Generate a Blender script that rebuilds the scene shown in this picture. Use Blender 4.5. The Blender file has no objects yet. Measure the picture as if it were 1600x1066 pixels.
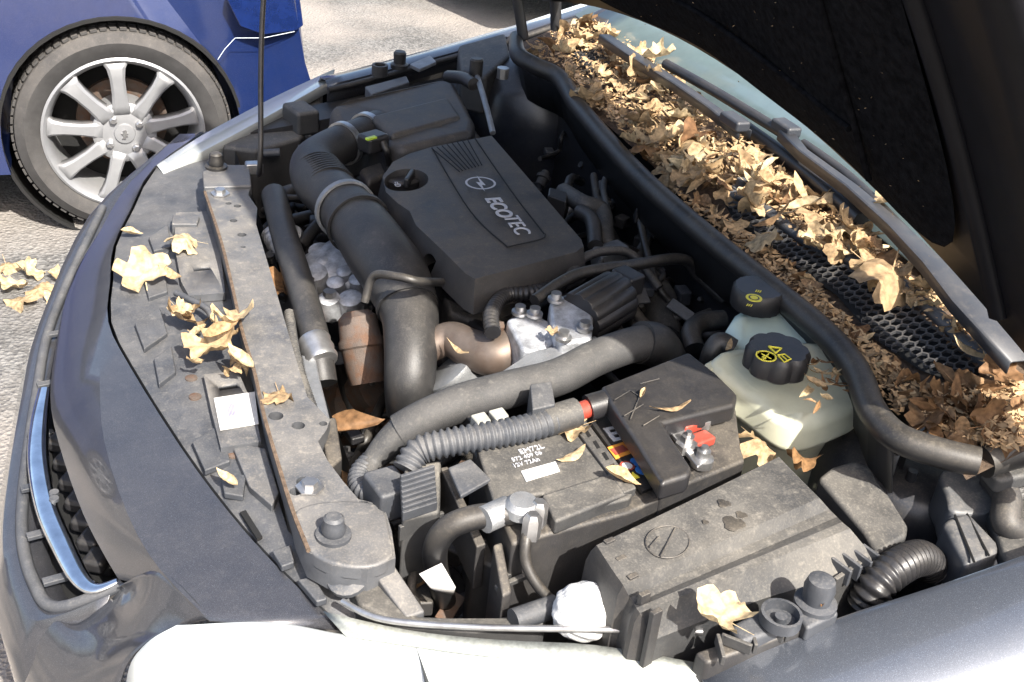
import bpy, bmesh, math, random
from mathutils import Vector, Matrix
from math import radians, sin, cos, pi
random.seed(7)
S = bpy.context.scene
COL = S.collection
# ---------------------------------------------------------------- camera
CAM = Vector((-0.211, -1.448, 1.62)); F = 1845.4
_y, _p, _r = radians(22.222), radians(30.311), radians(6.277)
fw = Vector((sin(_y)*cos(_p), cos(_y)*cos(_p), -sin(_p)))
r0 = Vector((cos(_y), -sin(_y), 0)); u0 = r0.cross(fw)
rt = cos(_r)*r0 + sin(_r)*u0; up = -sin(_r)*r0 + cos(_r)*u0
cd = bpy.data.cameras.new('camera'); cam = bpy.data.objects.new('camera', cd); COL.objects.link(cam)
cd.sensor_width = 36; cd.sensor_fit = 'HORIZONTAL'; cd.lens = F/1600*36; cd.clip_start = .05; cd.clip_end = 500
M4 = Matrix((rt, up, -fw)).transposed().to_4x4(); M4.translation = CAM
cam.matrix_world = M4; S.camera = cam
# ---------------------------------------------------------------- sky, sun, exposure
SUN = Vector((.15, -.95, 1.0)).normalized()
w = bpy.data.worlds.new('World'); S.world = w; w.use_nodes = True
nt = w.node_tree; bg = nt.nodes['Background']
sk = nt.nodes.new('ShaderNodeTexSky'); sk.sky_type = 'NISHITA'; sk.sun_disc = False
sk.sun_elevation = math.asin(SUN.z); sk.sun_rotation = math.atan2(SUN.x, SUN.y)
sk.dust_density = 4.0; sk.ozone_density = .6; sk.air_density = .9
nt.links.new(sk.outputs[0], bg.inputs[0]); bg.inputs[1].default_value = .14
sd = bpy.data.lights.new('sun', 'SUN'); sd.energy = 5.0; sd.angle = radians(.6); sd.color = (1, .95, .87)
so = bpy.data.objects.new('sun', sd); COL.objects.link(so); so.rotation_euler = SUN.to_track_quat('Z', 'Y').to_euler()
S.view_settings.view_transform = 'Standard'; S.view_settings.look = 'None'; S.view_settings.exposure = 1.3
# ---------------------------------------------------------------- helpers
def at(px, py, z):
    """point of height z seen at photo pixel (px,py): used to read plan positions off the photograph"""
    d = fw + rt*((px-800)/F) - up*((py-533)/F)
    return CAM + d*((z-CAM.z)/d.z)
def V(p): return p if isinstance(p, Vector) else at(*p)
def link(name, me, mat, parent=None):
    o = bpy.data.objects.new(name, me); COL.objects.link(o)
    if mat and not me.materials: me.materials.append(mat)
    if parent: o.parent = parent
    return o
def tag(o, label=None, cat=None, group=None, kind=None):
    for k, v in (('label', label), ('category', cat), ('group', group), ('kind', kind)):
        if v: o[k] = v
    return o
def empty(name, loc=(0, 0, 0)):
    o = bpy.data.objects.new(name, None); COL.objects.link(o); o.location = loc; o.empty_display_size = .1; return o
def mesh(verts, faces, smooth=True, ang=38):
    me = bpy.data.meshes.new('m'); me.from_pydata([tuple(v) for v in verts], [], faces)
    bm = bmesh.new(); bm.from_mesh(me); bmesh.ops.remove_doubles(bm, verts=bm.verts, dist=1e-6)
    bmesh.ops.recalc_face_normals(bm, faces=bm.faces); bm.to_mesh(me); bm.free()
    if smooth:
        me.polygons.foreach_set('use_smooth', [True]*len(me.polygons)); me.set_sharp_from_angle(angle=radians(ang))
    return me
def bev(o, w, seg=2, ang=35):
    m = o.modifiers.new('bevel', 'BEVEL'); m.width = w; m.segments = seg; m.limit_method = 'ANGLE'; m.angle_limit = radians(ang); m.harden_normals = True
    return o
def slab(name, pts, h, mat, parent=None, bevel=.004, seg=2, taper=0):
    """pts: outline of the top face; extruded down by h; taper grows the bottom outwards"""
    top = [V(p) for p in pts]; c = sum(top, Vector())/len(top); n = len(top)
    bot = []
    for p in top:
        d = Vector((p.x-c.x, p.y-c.y, 0)); d = d.normalized()*taper if d.length > 0 else d
        bot.append(Vector((p.x, p.y, p.z-h))+d)
    f = [list(range(n)), list(range(2*n-1, n-1, -1))]+[[i, n+i, n+(i+1) % n, (i+1) % n] for i in range(n)]
    o = link(name, mesh(top+bot, f), mat, parent)
    if bevel: bev(o, bevel, seg)
    return o
def box(name, c, size, mat, parent=None, rz=0, bevel=.003, rot=None):
    c = V(c); a = [s/2 for s in size]
    R_ = rot if rot else Matrix.Rotation(rz, 3, 'Z')
    vs = [c+R_ @ Vector((x*a[0], y*a[1], z*a[2])) for x in (-1, 1) for y in (-1, 1) for z in (-1, 1)]
    f = [(0, 1, 3, 2), (4, 6, 7, 5), (0, 4, 5, 1), (2, 3, 7, 6), (0, 2, 6, 4), (1, 5, 7, 3)]
    o = link(name, mesh(vs, f), mat, parent)
    if bevel: bev(o, bevel)
    return o
def spline(P, n):
    out = []
    for i in range(len(P)-1):
        a, b, c, d = P[max(i-1, 0)], P[i], P[i+1], P[min(i+2, len(P)-1)]
        for k in range(n):
            t = k/n
            out.append(.5*((2*b)+(c-a)*t+(2*a-5*b+4*c-d)*t*t+(3*b-a-3*c+d)*t**3))
    return out+[P[-1]]
def tube(name, pts, rad, mat, parent=None, n=14, res=8, corr=None, flat=1.0):
    """hose swept along a smooth path; corr=(pitch, depth) makes real corrugations"""
    P = [V(p) for p in pts]
    if not isinstance(rad, (list, tuple)): rad = [rad]*len(P)
    Q = [Vector((p.x, p.y, p.z, r)) for p, r in zip(P, rad)]
    C = spline(Q, res) if len(P) > 2 else [Q[0].lerp(Q[1], i/4) for i in range(5)]
    if corr:
        L = [0]
        for a, b in zip(C, C[1:]): L.append(L[-1]+(b.xyz-a.xyz).length)
        N = int(L[-1]/corr[0])*4; D = []; j = 0
        for k in range(N+1):
            s = L[-1]*k/N
            while j < len(L)-2 and L[j+1] < s: j += 1
            t = (s-L[j])/max(L[j+1]-L[j], 1e-9); q = C[j].lerp(C[j+1], min(1, t)).copy()
            q.w -= corr[1]*(0, 0, 1, 1)[k % 4]; D.append(q)
        C = D
    vs, fs = [], []; prev = None
    for i, q in enumerate(C):
        t = (C[min(i+1, len(C)-1)].xyz-C[max(i-1, 0)].xyz).normalized()
        if prev is None: prev = Vector((0, 0, 1)) if abs(t.z) < .9 else Vector((1, 0, 0))
        a = (prev-t*prev.dot(t)).normalized(); b = t.cross(a); prev = a
        for k in range(n):
            th = 2*pi*k/n; vs.append(q.xyz+(a*cos(th)*flat+b*sin(th))*q.w)
    for i in range(len(C)-1):
        for k in range(n):
            fs.append((i*n+k, i*n+(k+1) % n, (i+1)*n+(k+1) % n, (i+1)*n+k))
    fs += [tuple(range(n-1, -1, -1)), tuple(range((len(C)-1)*n, len(C)*n))]
    return link(name, mesh(vs, fs, ang=50 if not corr else 80), mat, parent)
def lathe(name, c, prof, mat, parent=None, axis=(0, 0, 1), n=28, lob=None, caps=True):
    """prof: (radius, height) pairs about an axis through c; lob=(count, depth) scallops the wall"""
    c = V(c); ax = Vector(axis).normalized(); a = ax.orthogonal().normalized(); b = ax.cross(a)
    vs, fs = [], []
    for r_, h in prof:
        for k in range(n):
            th = 2*pi*k/n; rr = r_*(1-lob[1]*(.5+.5*cos(lob[0]*th))**3) if lob else r_
            vs.append(c+ax*h+(a*cos(th)+b*sin(th))*rr)
    m = len(prof)
    for i in range(m-1):
        for k in range(n): fs.append((i*n+k, i*n+(k+1) % n, (i+1)*n+(k+1) % n, (i+1)*n+k))
    if caps: fs += [tuple(range(n-1, -1, -1)), tuple(range((m-1)*n, m*n))]
    return link(name, mesh(vs, fs), mat, parent)
def loft(name, rows, mat, parent=None, thick=0, ang=30, smooth=0, smooth2=0):
    rows = [[V(p) for p in r_] for r_ in rows]
    if smooth2: rows = [list(r_) for r_ in zip(*[spline(list(c_), smooth2) for c_ in zip(*rows)])]
    if smooth:
        rows = [spline(r_, smooth) for r_ in rows]
    m = len(rows[0]); vs = [p for r_ in rows for p in r_]
    fs = [(i*m+j, i*m+j+1, (i+1)*m+j+1, (i+1)*m+j) for i in range(len(rows)-1) for j in range(m-1)]
    o = link(name, mesh(vs, fs, ang=ang), mat, parent)
    if thick:
        s = o.modifiers.new('solid', 'SOLIDIFY'); s.thickness = thick; s.offset = -1
    return o
def cut(o, cutters):
    for c in cutters:
        m = o.modifiers.new('cut', 'BOOLEAN'); m.operation = 'DIFFERENCE'; m.object = c; m.solver = 'EXACT'
    dg = bpy.context.evaluated_depsgraph_get(); dg.update()
    me = bpy.data.meshes.new_from_object(o.evaluated_get(dg)); o.modifiers.clear(); o.data = me
    for c in cutters: bpy.data.objects.remove(c)
    return o
def text(name, s, c, size, mat, parent, xdir, ydir, depth=.0006, bold=False, space=1.0):
    cu = bpy.data.curves.new('t', 'FONT'); cu.body = s; cu.size = size; cu.extrude = depth; cu.align_x = 'CENTER'; cu.align_y = 'CENTER'; cu.space_character = space
    if bold: cu.offset = size*.022
    o = bpy.data.objects.new('t', cu); COL.objects.link(o)
    dg = bpy.context.evaluated_depsgraph_get(); dg.update()
    me = bpy.data.meshes.new_from_object(o.evaluated_get(dg)); bpy.data.objects.remove(o)
    x = Vector(xdir).normalized(); y = Vector(ydir); y = (y-x*y.dot(x)).normalized(); z = x.cross(y)
    R_ = Matrix((x, y, z)).transposed().to_4x4(); R_.translation = V(c); me.transform(R_)
    me.materials.clear()
    return link(name, me, mat, parent)
def rnd(pts, n=3):
    P = [V(p) for p in pts]; m = len(P); out = []
    for i in range(m):
        a, b, c, d = P[i-1], P[i], P[(i+1) % m], P[(i+2) % m]
        for k in range(n):
            t = k/n; out.append(.5*((2*b)+(c-a)*t+(2*a-5*b+4*c-d)*t*t+(3*b-a-3*c+d)*t**3))
    return out
# ---------------------------------------------------------------- materials
def mat(name, col, rough=.5, metal=0, dust=0, dcol=(.34, .29, .22), spec=.5, coat=0, var=.25, scale=30, bump=.0, flake=0, trans=0, sss=0, rust=0, weave=0):
    m = bpy.data.materials.new(name); m.use_nodes = True; t = m.node_tree; N = t.nodes; L = t.links; b = N['Principled BSDF']
    def nd(k, **kw):
        x = N.new(k)
        for a, v in kw.items(): setattr(x, a, v)
        return x
    def mixc(f, a, c):
        x = nd('ShaderNodeMix', data_type='RGBA')
        L.new(f, x.inputs[0])
        for i, q in ((6, a), (7, c)):
            if isinstance(q, tuple): x.inputs[i].default_value = (*q, 1)
            else: L.new(q, x.inputs[i])
        return x.outputs[2]
    def math_(op, a, c, clamp=False):
        x = nd('ShaderNodeMath', operation=op, use_clamp=clamp)
        for i, q in ((0, a), (1, c)):
            if isinstance(q, (int, float)): x.inputs[i].default_value = q
            else: L.new(q, x.inputs[i])
        return x.outputs[0]
    tc = nd('ShaderNodeTexCoord')
    def noise(s, d=6, ro=.6):
        x = nd('ShaderNodeTexNoise'); x.inputs['Scale'].default_value = s; x.inputs['Detail'].default_value = d; x.inputs['Roughness'].default_value = ro
        L.new(tc.outputs['Object'], x.inputs['Vector']); return x.outputs['Fac']
    def ramp(v, a, c):
        x = nd('ShaderNodeMapRange'); x.inputs[1].default_value = a; x.inputs[2].default_value = c; L.new(v, x.inputs[0]); return x.outputs[0]
    n1 = noise(scale)
    lo = tuple(c*(1-var) for c in col); hi = tuple(min(1, c*(1+var)) for c in col)
    c = mixc(ramp(n1, .3, .7), lo, hi); rr = None
    if flake:
        c = mixc(math_('MULTIPLY', ramp(noise(2200, 1), .6, .75), flake), c, (.75, .8, .9))
    if rust:
        c = mixc(math_('MULTIPLY', ramp(noise(45), .45, .62), rust, True), c, (.13, .07, .042))
    if dust:
        ge = nd('ShaderNodeNewGeometry'); sp = nd('ShaderNodeSeparateXYZ'); L.new(ge.outputs['Normal'], sp.inputs[0])
        upf = ramp(sp.outputs[2], -.2, .9)
        d1 = ramp(noise(14, 8, .65), .3, .75); d2 = ramp(noise(420, 3), .5, .72); d3 = ramp(noise(95, 4), .55, .7)
        f = math_('ADD', math_('MULTIPLY', d1, .55), math_('ADD', math_('MULTIPLY', d2, .3), math_('MULTIPLY', d3, .3)))
        f = math_('MULTIPLY', math_('MULTIPLY', f, upf), dust, True)
        c = mixc(f, c, dcol)
        rr = math_('ADD', math_('MULTIPLY', f, .5), rough, True)
    L.new(c, b.inputs['Base Color'])
    if rr is not None: L.new(rr, b.inputs['Roughness'])
    else: b.inputs['Roughness'].default_value = rough
    b.inputs['Metallic'].default_value = metal; b.inputs['Specular IOR Level'].default_value = spec
    b.inputs['Coat Weight'].default_value = coat; b.inputs['Coat Roughness'].default_value = .06
    b.inputs['Transmission Weight'].default_value = trans
    if sss: b.inputs['Subsurface Weight'].default_value = sss; b.inputs['Subsurface Radius'].default_value = (.02, .02, .015)
    if bump or weave:
        bp = nd('ShaderNodeBump'); bp.inputs['Strength'].default_value = bump or .6; bp.inputs['Distance'].default_value = .001
        L.new(noise(600 if not weave else weave, 3), bp.inputs['Height']); L.new(bp.outputs[0], b.inputs['Normal'])
    return m
PL = mat('black_plastic', (.022, .022, .024), .5, dust=.55, bump=.25)
PLD = mat('dusty_plastic', (.03, .031, .033), .55, dust=.75, dcol=(.27, .245, .205), bump=.3)
PLC = mat('clean_black_plastic', (.016, .016, .018), .38, dust=.15, bump=.15)
COVER = mat('engine_cover_plastic', (.026, .026, .028), .5, dust=.5, dcol=(.26, .21, .15), bump=.3)
RUB = mat('rubber', (.012, .012, .013), .42, dust=.35, bump=.15)
HOSE = mat('hose_rubber', (.016, .016, .017), .45, dust=.3, dcol=(.28, .25, .21), bump=.3)
GREYP = mat('grey_dusty_plastic', (.036, .04, .048), .5, dust=.6, dcol=(.25, .235, .215), bump=.3)
SLAM = mat('dusty_painted_steel', (.06, .064, .072), .42, dust=.95, dcol=(.27, .245, .21), bump=.2)
DARK = mat('dark_bay_metal', (.01, .011, .014), .45, dust=.25)
TOWER = mat('dark_blue_black_paint', (.01, .013, .02), .28, dust=.3)
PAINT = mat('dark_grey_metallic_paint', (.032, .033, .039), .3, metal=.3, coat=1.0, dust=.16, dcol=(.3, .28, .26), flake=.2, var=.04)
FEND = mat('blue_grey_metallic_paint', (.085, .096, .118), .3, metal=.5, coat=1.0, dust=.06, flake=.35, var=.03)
WIPER = mat('wiper_grey_paint', (.025, .029, .037), .45, dust=.2, var=.08)
STEEL = mat('zinc_steel', (.5, .5, .5), .35, metal=.9, dust=.3, rust=.2)
ALU = mat('cast_aluminium', (.3, .31, .32), .5, metal=.7, dust=.55, dcol=(.3, .28, .26), bump=.8)
CHROME = mat('chrome', (.85, .87, .9), .08, metal=1, dust=.1)
ALUB = mat('bright_cast_aluminium', (.5, .51, .53), .42, metal=.6, dust=.45, dcol=(.2, .18, .16), bump=1.0, var=.5, scale=55)
RUST = mat('rusty_iron', (.11, .085, .07), .75, metal=.3, rust=.9, bump=.8)
EGRP = mat('brown_heat_stained_steel', (.15, .118, .098), .5, metal=.6, dust=.3, rust=.25)
WHITE = mat('white_print', (.55, .55, .55), .6, var=.05)
PAPER = mat('white_paper', (.5, .49, .47), .7, var=.12, scale=60)
GREYPRINT = mat('grey_print', (.4, .4, .42), .6, var=.1)
YEL = mat('yellow_print', (.75, .65, .06), .5, var=.05)
REDP = mat('red_plastic', (.3, .04, .025), .4, dust=.3)
BLUEP = mat('blue_print', (.05, .2, .55), .5)
ORANGE = mat('orange_print', (.75, .3, .05), .5)
LENS = mat('hazed_headlight_lens', (.42, .44, .43), .14, coat=.6, var=.05)
TANK = mat('translucent_tank_plastic', (.5, .5, .38), .35, sss=.2, var=.12, scale=18, dust=.25, dcol=(.35, .3, .2))
TANKB = mat('translucent_green_white_plastic', (.55, .66, .58), .35, sss=.2, var=.15, scale=14, dust=.15)
FOAM = mat('white_foam', (.58, .58, .57), .8, var=.08, scale=150, bump=1.0)
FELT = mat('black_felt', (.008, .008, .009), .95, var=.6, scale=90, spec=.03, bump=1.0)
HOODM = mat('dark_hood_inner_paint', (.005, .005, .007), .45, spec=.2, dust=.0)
GLASS = mat('dusty_windscreen', (.22, .31, .32), .1, dust=.45, dcol=(.34, .34, .35), coat=.5, var=.08)
BRAID = mat('braided_sleeve', (.035, .035, .036), .65, dust=.5, dcol=(.26, .24, .21), weave=900)
BLUECAR = mat('blue_metallic_paint', (.002, .014, .08), .3, metal=.3, coat=1, flake=.1, dust=.12, var=.05)
TYRE = mat('tyre_rubber', (.035, .034, .034), .8, dust=.6, dcol=(.26, .23, .2), bump=.4)
RIM = mat('silver_alloy', (.27, .275, .285), .4, metal=.4, dust=.25, var=.06)
TAIL = mat('dark_blue_lamp_lens', (.006, .015, .07), .12, coat=1)
PALE = mat('pale_car_paint', (.6, .66, .72), .3, coat=.6)
HEXM = mat('grille_plastic', (.035, .036, .04), .4, dust=.3)
BLACK = mat('void_black', (.004, .004, .004), .8)
SOIL = mat('leaf_mould', (.11, .075, .05), .95, var=.5, scale=120, bump=1.0)
def leafmat(name, a, b_, c_):
    m = bpy.data.materials.new(name); m.use_nodes = True; t = m.node_tree; N = t.nodes; L = t.links; b = N['Principled BSDF']
    oi = N.new('ShaderNodeObjectInfo'); cr = N.new('ShaderNodeValToRGB'); cr.color_ramp.elements[0].color = (*a, 1); cr.color_ramp.elements[1].color = (*c_, 1)
    e = cr.color_ramp.elements.new(.5); e.color = (*b_, 1); L.new(oi.outputs['Random'], cr.inputs[0])
    tc = N.new('ShaderNodeTexCoord'); no = N.new('ShaderNodeTexNoise'); no.inputs['Scale'].default_value = 4; no.inputs['Detail'].default_value = 5; L.new(tc.outputs['Object'], no.inputs[0])
    mr = N.new('ShaderNodeMapRange'); mr.inputs[1].default_value = .3; mr.inputs[2].default_value = .7; mr.inputs[3].default_value = .45; mr.inputs[4].default_value = 1.25; L.new(no.outputs[0], mr.inputs[0])
    mx = N.new('ShaderNodeMix'); mx.data_type = 'RGBA'; mx.blend_type = 'MULTIPLY'; mx.inputs[0].default_value = 1; L.new(cr.outputs[0], mx.inputs[6]); L.new(mr.outputs[0], mx.inputs[7]); L.new(mx.outputs[2], b.inputs['Base Color'])
    b.inputs['Roughness'].default_value = .65; b.inputs['Specular IOR Level'].default_value = .25
    tr = N.new('ShaderNodeBsdfTranslucent'); L.new(mx.outputs[2], tr.inputs[0]); ms = N.new('ShaderNodeMixShader'); ms.inputs[0].default_value = .2
    L.new(b.outputs[0], ms.inputs[1]); L.new(tr.outputs[0], ms.inputs[2]); L.new(ms.outputs[0], N['Material Output'].inputs[0])
    return m
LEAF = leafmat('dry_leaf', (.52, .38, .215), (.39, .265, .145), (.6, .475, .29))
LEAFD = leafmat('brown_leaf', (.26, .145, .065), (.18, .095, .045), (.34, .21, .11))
LITTER = mat('leaf_crumbs', (.38, .25, .13), .8, var=.45, scale=60)
# ---------------------------------------------------------------- ground
def ground_mat():
    m = mat('gravelly_ground', (.155, .15, .142), .9, var=.3, scale=3, bump=0)
    t = m.node_tree; N = t.nodes; L = t.links; b = N['Principled BSDF']; old = b.inputs['Base Color'].links[0].from_socket
    tc = N.new('ShaderNodeTexCoord'); vo = N.new('ShaderNodeTexVoronoi'); vo.inputs['Scale'].default_value = 95; L.new(tc.outputs['Object'], vo.inputs[0])
    no = N.new('ShaderNodeTexNoise'); no.inputs['Scale'].default_value = 1.3; no.inputs['Detail'].default_value = 8; L.new(tc.outputs['Object'], no.inputs[0])
    hs = N.new('ShaderNodeMix'); hs.data_type = 'RGBA'; hs.blend_type = 'MULTIPLY'; hs.inputs[0].default_value = .75
    sp = N.new('ShaderNodeSeparateColor'); L.new(vo.outputs['Color'], sp.inputs[0])
    mr = N.new('ShaderNodeMapRange'); mr.inputs[3].default_value = .35; mr.inputs[4].default_value = 1.25; L.new(sp.outputs[0], mr.inputs[0])
    L.new(old, hs.inputs[6]); L.new(mr.outputs[0], hs.inputs[7])
    mx = N.new('ShaderNodeMix'); mx.data_type = 'RGBA'; r2 = N.new('ShaderNodeMapRange'); r2.inputs[1].default_value = .42; r2.inputs[2].default_value = .6; L.new(no.outputs[0], r2.inputs[0])
    L.new(r2.outputs[0], mx.inputs[0]); L.new(hs.outputs[2], mx.inputs[6]); mx.inputs[7].default_value = (.25, .225, .2, 1); L.new(mx.outputs[2], b.inputs['Base Color'])
    bp = N.new('ShaderNodeBump'); bp.inputs['Strength'].default_value = .8; bp.inputs['Distance'].default_value = .008; L.new(vo.outputs['Distance'], bp.inputs['Height']); L.new(bp.outputs[0], b.inputs['Normal'])
    return m
g = 120
tag(link('ground', mesh([(-g, -g, 0), (g, -g, 0), (g, g, 0), (-g, g, 0)], [(0, 1, 2, 3)]), ground_mat()), kind='structure')

# ================================================================ the open car
CAR = empty('dark_grey_car'); tag(CAR, 'dark grey car with raised bonnet and its dusty engine bay open', 'car')
def part(o): o.parent = CAR; return o
# --- bay tub: floor and walls seen dark between the components
tub = bpy.data.meshes.new('tub')
link('engine_bay_floor', mesh([(.06, -.72, .42), (.68, -.72, .42), (.68, .78, .42), (.06, .78, .42)], [(0, 1, 2, 3)]), DARK, CAR)
link('firewall', mesh([(.665, -.56, .3), (.665, .8, .3), (.665, .8, .92), (.665, -.56, .92)], [(0, 1, 2, 3)]), DARK, CAR)
link('radiator_panel', mesh([(.055, -.72, .2), (.055, .8, .2), (.055, .8, .76), (.055, -.72, .76)], [(0, 1, 2, 3)]), DARK, CAR)
loft('inner_wing', [[(.0, .70, .42), (.7, .74, .42)], [(.02, .72, .78), (.68, .78, .84)], [(.0, .80, .77), (.68, .86, .86)]] and
     [[Vector(p) for p in r_] for r_ in ([(.06, .70, .42), (.7, .74, .42)], [(.06, .72, .77), (.68, .77, .85)], [(.06, .80, .765), (.68, .87, .86)])], DARK, CAR)
loft('inner_wing', [[Vector(p) for p in r_] for r_ in ([(.22, -.70, .42), (1.0, -.72, .42)], [(.22, -.705, .74), (1.0, -.75, .84)], [(.3, -.765, .79), (1.0, -.86, .90)])], DARK, CAR)
# --- near wing
fr = [[(1092, 1040, .80), (1180, 1010, .815), (1350, 952, .845), (1480, 910, .868), (1600, 868, .89), (1760, 815, .92)],
      [(1090, 1052, .803), (1182, 1022, .82), (1352, 964, .85), (1484, 922, .873), (1606, 880, .895), (1770, 826, .925)]]
rows = [[V(p) for p in r_] for r_ in fr]
rows.insert(0, [p+Vector((0, .006, -.03)) for p in rows[0]])
rows.append([p+Vector((.01, -.06, -.012)) for p in rows[2]])
rows.append([p+Vector((.01, -.12, -.05)) for p in rows[2]])
rows.append([p+Vector((.0, -.16, -.13)) for p in rows[2]])
rows.append([p+Vector((.0, -.17, -.35)) for p in rows[2]])
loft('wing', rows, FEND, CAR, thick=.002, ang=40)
# --- far wing
fe = [(508, 124, .84), (535, 118, .845), (560, 112, .85), (700, 75, .88), (815, 42, .91), (960, -5, .95)]
a = [V(p) for p in fe]
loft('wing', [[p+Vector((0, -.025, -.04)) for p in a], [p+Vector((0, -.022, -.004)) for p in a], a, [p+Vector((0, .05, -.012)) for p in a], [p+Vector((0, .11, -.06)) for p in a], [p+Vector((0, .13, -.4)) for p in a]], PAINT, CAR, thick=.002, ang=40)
tube('wing_flange', [p+Vector((0, -.03, -.012)) for p in a], .007, RUB, CAR, n=8)
# --- bumper upper skin: inner edge, crease, leading edge, grille lip
inner = [(318, 205, .745), (240, 262, .745), (205, 325, .748), (177, 385, .75), (172, 440, .752), (169, 503, .752), (203, 573, .752), (281, 697, .75), (357, 800, .748), (440, 893, .745), (536, 983, .74)]
crease = [(305, 209, .74), (226, 268, .74), (193, 328, .742), (168, 385, .745), (163, 440, .748), (158, 508, .748), (156, 600, .745), (163, 690, .742), (200, 805, .738), (250, 890, .733), (328, 970, .728)]
lead = [(262, 226, .70), (190, 312, .695), (132, 398, .69), (110, 445, .685), (98, 485, .68), (82, 575, .675), (80, 640, .672), (100, 720, .672), (130, 803, .672), (157, 857, .672), (185, 905, .672)]
inn = [V(p) for p in inner]; cre = [V(p) for p in crease]; led = [V(p) for p in lead]
mid = [(c_*.45+l_*.55)+Vector((0, 0, .012)) for c_, l_ in zip(cre, led)]
lip = [p+Vector((.012, 0, -.03)) for p in led]
lip2 = [p+Vector((.05, 0, -.04)) for p in led]
BUM = loft('bumper', [[p+Vector((0, 0, -.02)) for p in inn], inn, cre, mid, led, lip, lip2], PAINT, CAR, thick=.002, ang=25, smooth=3)
# near corner of the bumper, beside the headlamp and below the grille
g0 = [(262, 226, .69), (150, 330, .64), (72, 500, .60), (45, 620, .59), (24, 760, .585), (20, 850, .585), (38, 920, .59), (75, 958, .60), (187, 918, .64)]
gl = [V(p) for p in g0]
low1 = [p+Vector((-.012, -.004, -.006)) for p in gl]; low2 = [p+Vector((-.03, -.02, -.05)) for p in gl]; low3 = [p+Vector((-.02, -.03, -.16)) for p in gl]; low4 = [p+Vector((.03, -.03, -.34)) for p in gl]
loft('bumper_skin', [[p+Vector((.04, 0, .0)) for p in gl], gl, low1, low2, low3, low4], PAINT, CAR, thick=.002, ang=40, smooth=4)
cr_rows = [[V((187, 916, .668)), V((250, 893, .73)), V((330, 968, .728))],
           [V((186, 925, .645)), V((225, 950, .69)), V((285, 978, .705))],
           [V((120, 975, .60)), V((180, 1000, .64)), V((232, 1003, .685))],
           [V((75, 960, .598)), V((130, 1040, .60)), V((196, 1040, .655))],
           [V((40, 1000, .56)), V((90, 1110, .54)), V((180, 1110, .60))],
           [V((30, 1060, .50)), V((70, 1200, .45)), V((170, 1250, .50))]]
loft('bumper_corner', cr_rows, PAINT, CAR, thick=.002, ang=60, smooth=5, smooth2=4)
# --- grille
gi = [(p+Vector((.055, .0, -.03))) for p in gl]
loft('grille_backing', [[V((262, 226, .70))+Vector((.09, 0, 0)), V((185, 905, .672))+Vector((.09, 0, -.02))], [V((262, 226, .55))+Vector((.10, 0, 0)), V((185, 905, .55))+Vector((.10, 0, -.05))]], BLACK, CAR)
loft('grille_backing', [[p+Vector((.035, 0, -.004)) for p in gl], [p+Vector((.12, .0, -.02)) for p in gl]], BLACK, CAR)
tube('grille_surround', [p+Vector((.012, 0, .006)) for p in gl[1:]], .008, GREYP, CAR, n=8, res=6)
for px, py in ((78, 527), (62, 606), (48, 687), (37, 768), (47, 842), (72, 913)):
    c = V((px, py, .60)); box('clip', c+Vector((.014, 0, .006)), (.035, .012, .006), GREYP, CAR, rz=.2, bevel=.001)
ch = [(70, 610, .63), (62, 660, .63), (60, 720, .63), (72, 790, .63), (97, 850, .63), (125, 903, .632), (150, 920, .636), (184, 908, .645)]
tube('chrome_bar', ch, [.010, .013, .014, .014, .014, .012, .009, .006], CHROME, CAR, n=12, res=6, flat=.6)
for i in range(7):
    t = i/6
    for j in range(2):
        c = V((95+t*58+j*16, 690+t*185+j*5, .60-.02*j)); box('grille_cell', c, (.030, .034, .02), PLC, CAR, rz=-.5, bevel=.007)
for py in (768, 778): lathe('clip_eye', V((85, py+4, .635)), [(.002, 0), (.006, 0), (.006, .004), (.002, .004)], GREYP, CAR, n=12)
# --- headlamps
hl = [[(275, 978, .72), (420, 972, .738), (540, 992, .748), (700, 1016, .765), (880, 1036, .785), (1092, 1056, .80)],
      [(235, 1000, .70), (400, 1010, .728), (540, 1030, .742), (700, 1050, .757), (880, 1070, .775), (1095, 1080, .79)],
      [(205, 1035, .675), (390, 1070, .70), (540, 1090, .715), (700, 1110, .73), (880, 1130, .75), (1100, 1120, .76)],
      [(195, 1080, .63), (380, 1160, .63), (540, 1200, .63), (700, 1230, .64), (880, 1240, .66), (1105, 1220, .67)]]
H = loft('headlamp', hl, LENS, CAR, thick=.003, ang=60, smooth=6, smooth2=5)
strip = [[(505, 955, .752), (640, 985, .765), (780, 1000, .778), (930, 1008, .79), (1085, 1035, .802)], [(540, 994, .750), (700, 1017, .768), (800, 1028, .778), (930, 1040, .79), (1092, 1055, .802)]]
loft('lamp_edge_strip', strip, mat('ribbed_lens_edge', (.3, .32, .3), .3, dust=.4, var=.3, scale=200), CAR, thick=.003, smooth=4)
tube('lamp_trim_rod', [(535, 940, .765), (600, 968, .772), (740, 980, .785), (900, 983, .80), (1098, 987, .815)], .0035, STEEL, CAR, n=8)
fh = [[(522, 108, .815), (440, 146, .80), (370, 182, .785), (310, 215, .765), (245, 258, .745)], [(520, 124, .815), (446, 166, .80), (385, 200, .785), (325, 232, .765), (255, 270, .745)]]
a, b2 = [[V(p) for p in r_] for r_ in fh]
loft('headlamp', [[p+Vector((-.02, .035, -.09)) for p in a], [p+Vector((-.006, .012, -.012)) for p in a], a, b2, [p+Vector((.003, -.003, -.02)) for p in b2]], LENS, CAR, thick=.003, ang=60, smooth=4)
slab('lamp_housing', [(505, 130, .79), (450, 165, .785), (400, 190, .775), (345, 228, .765), (400, 235, .765), (470, 215, .77), (500, 175, .78)], .15, PLD, CAR, bevel=.008)
box('lamp_bracket', (470, 185, .79), (.05, .07, .05), PLD, CAR, rz=.3, bevel=.008)
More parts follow.
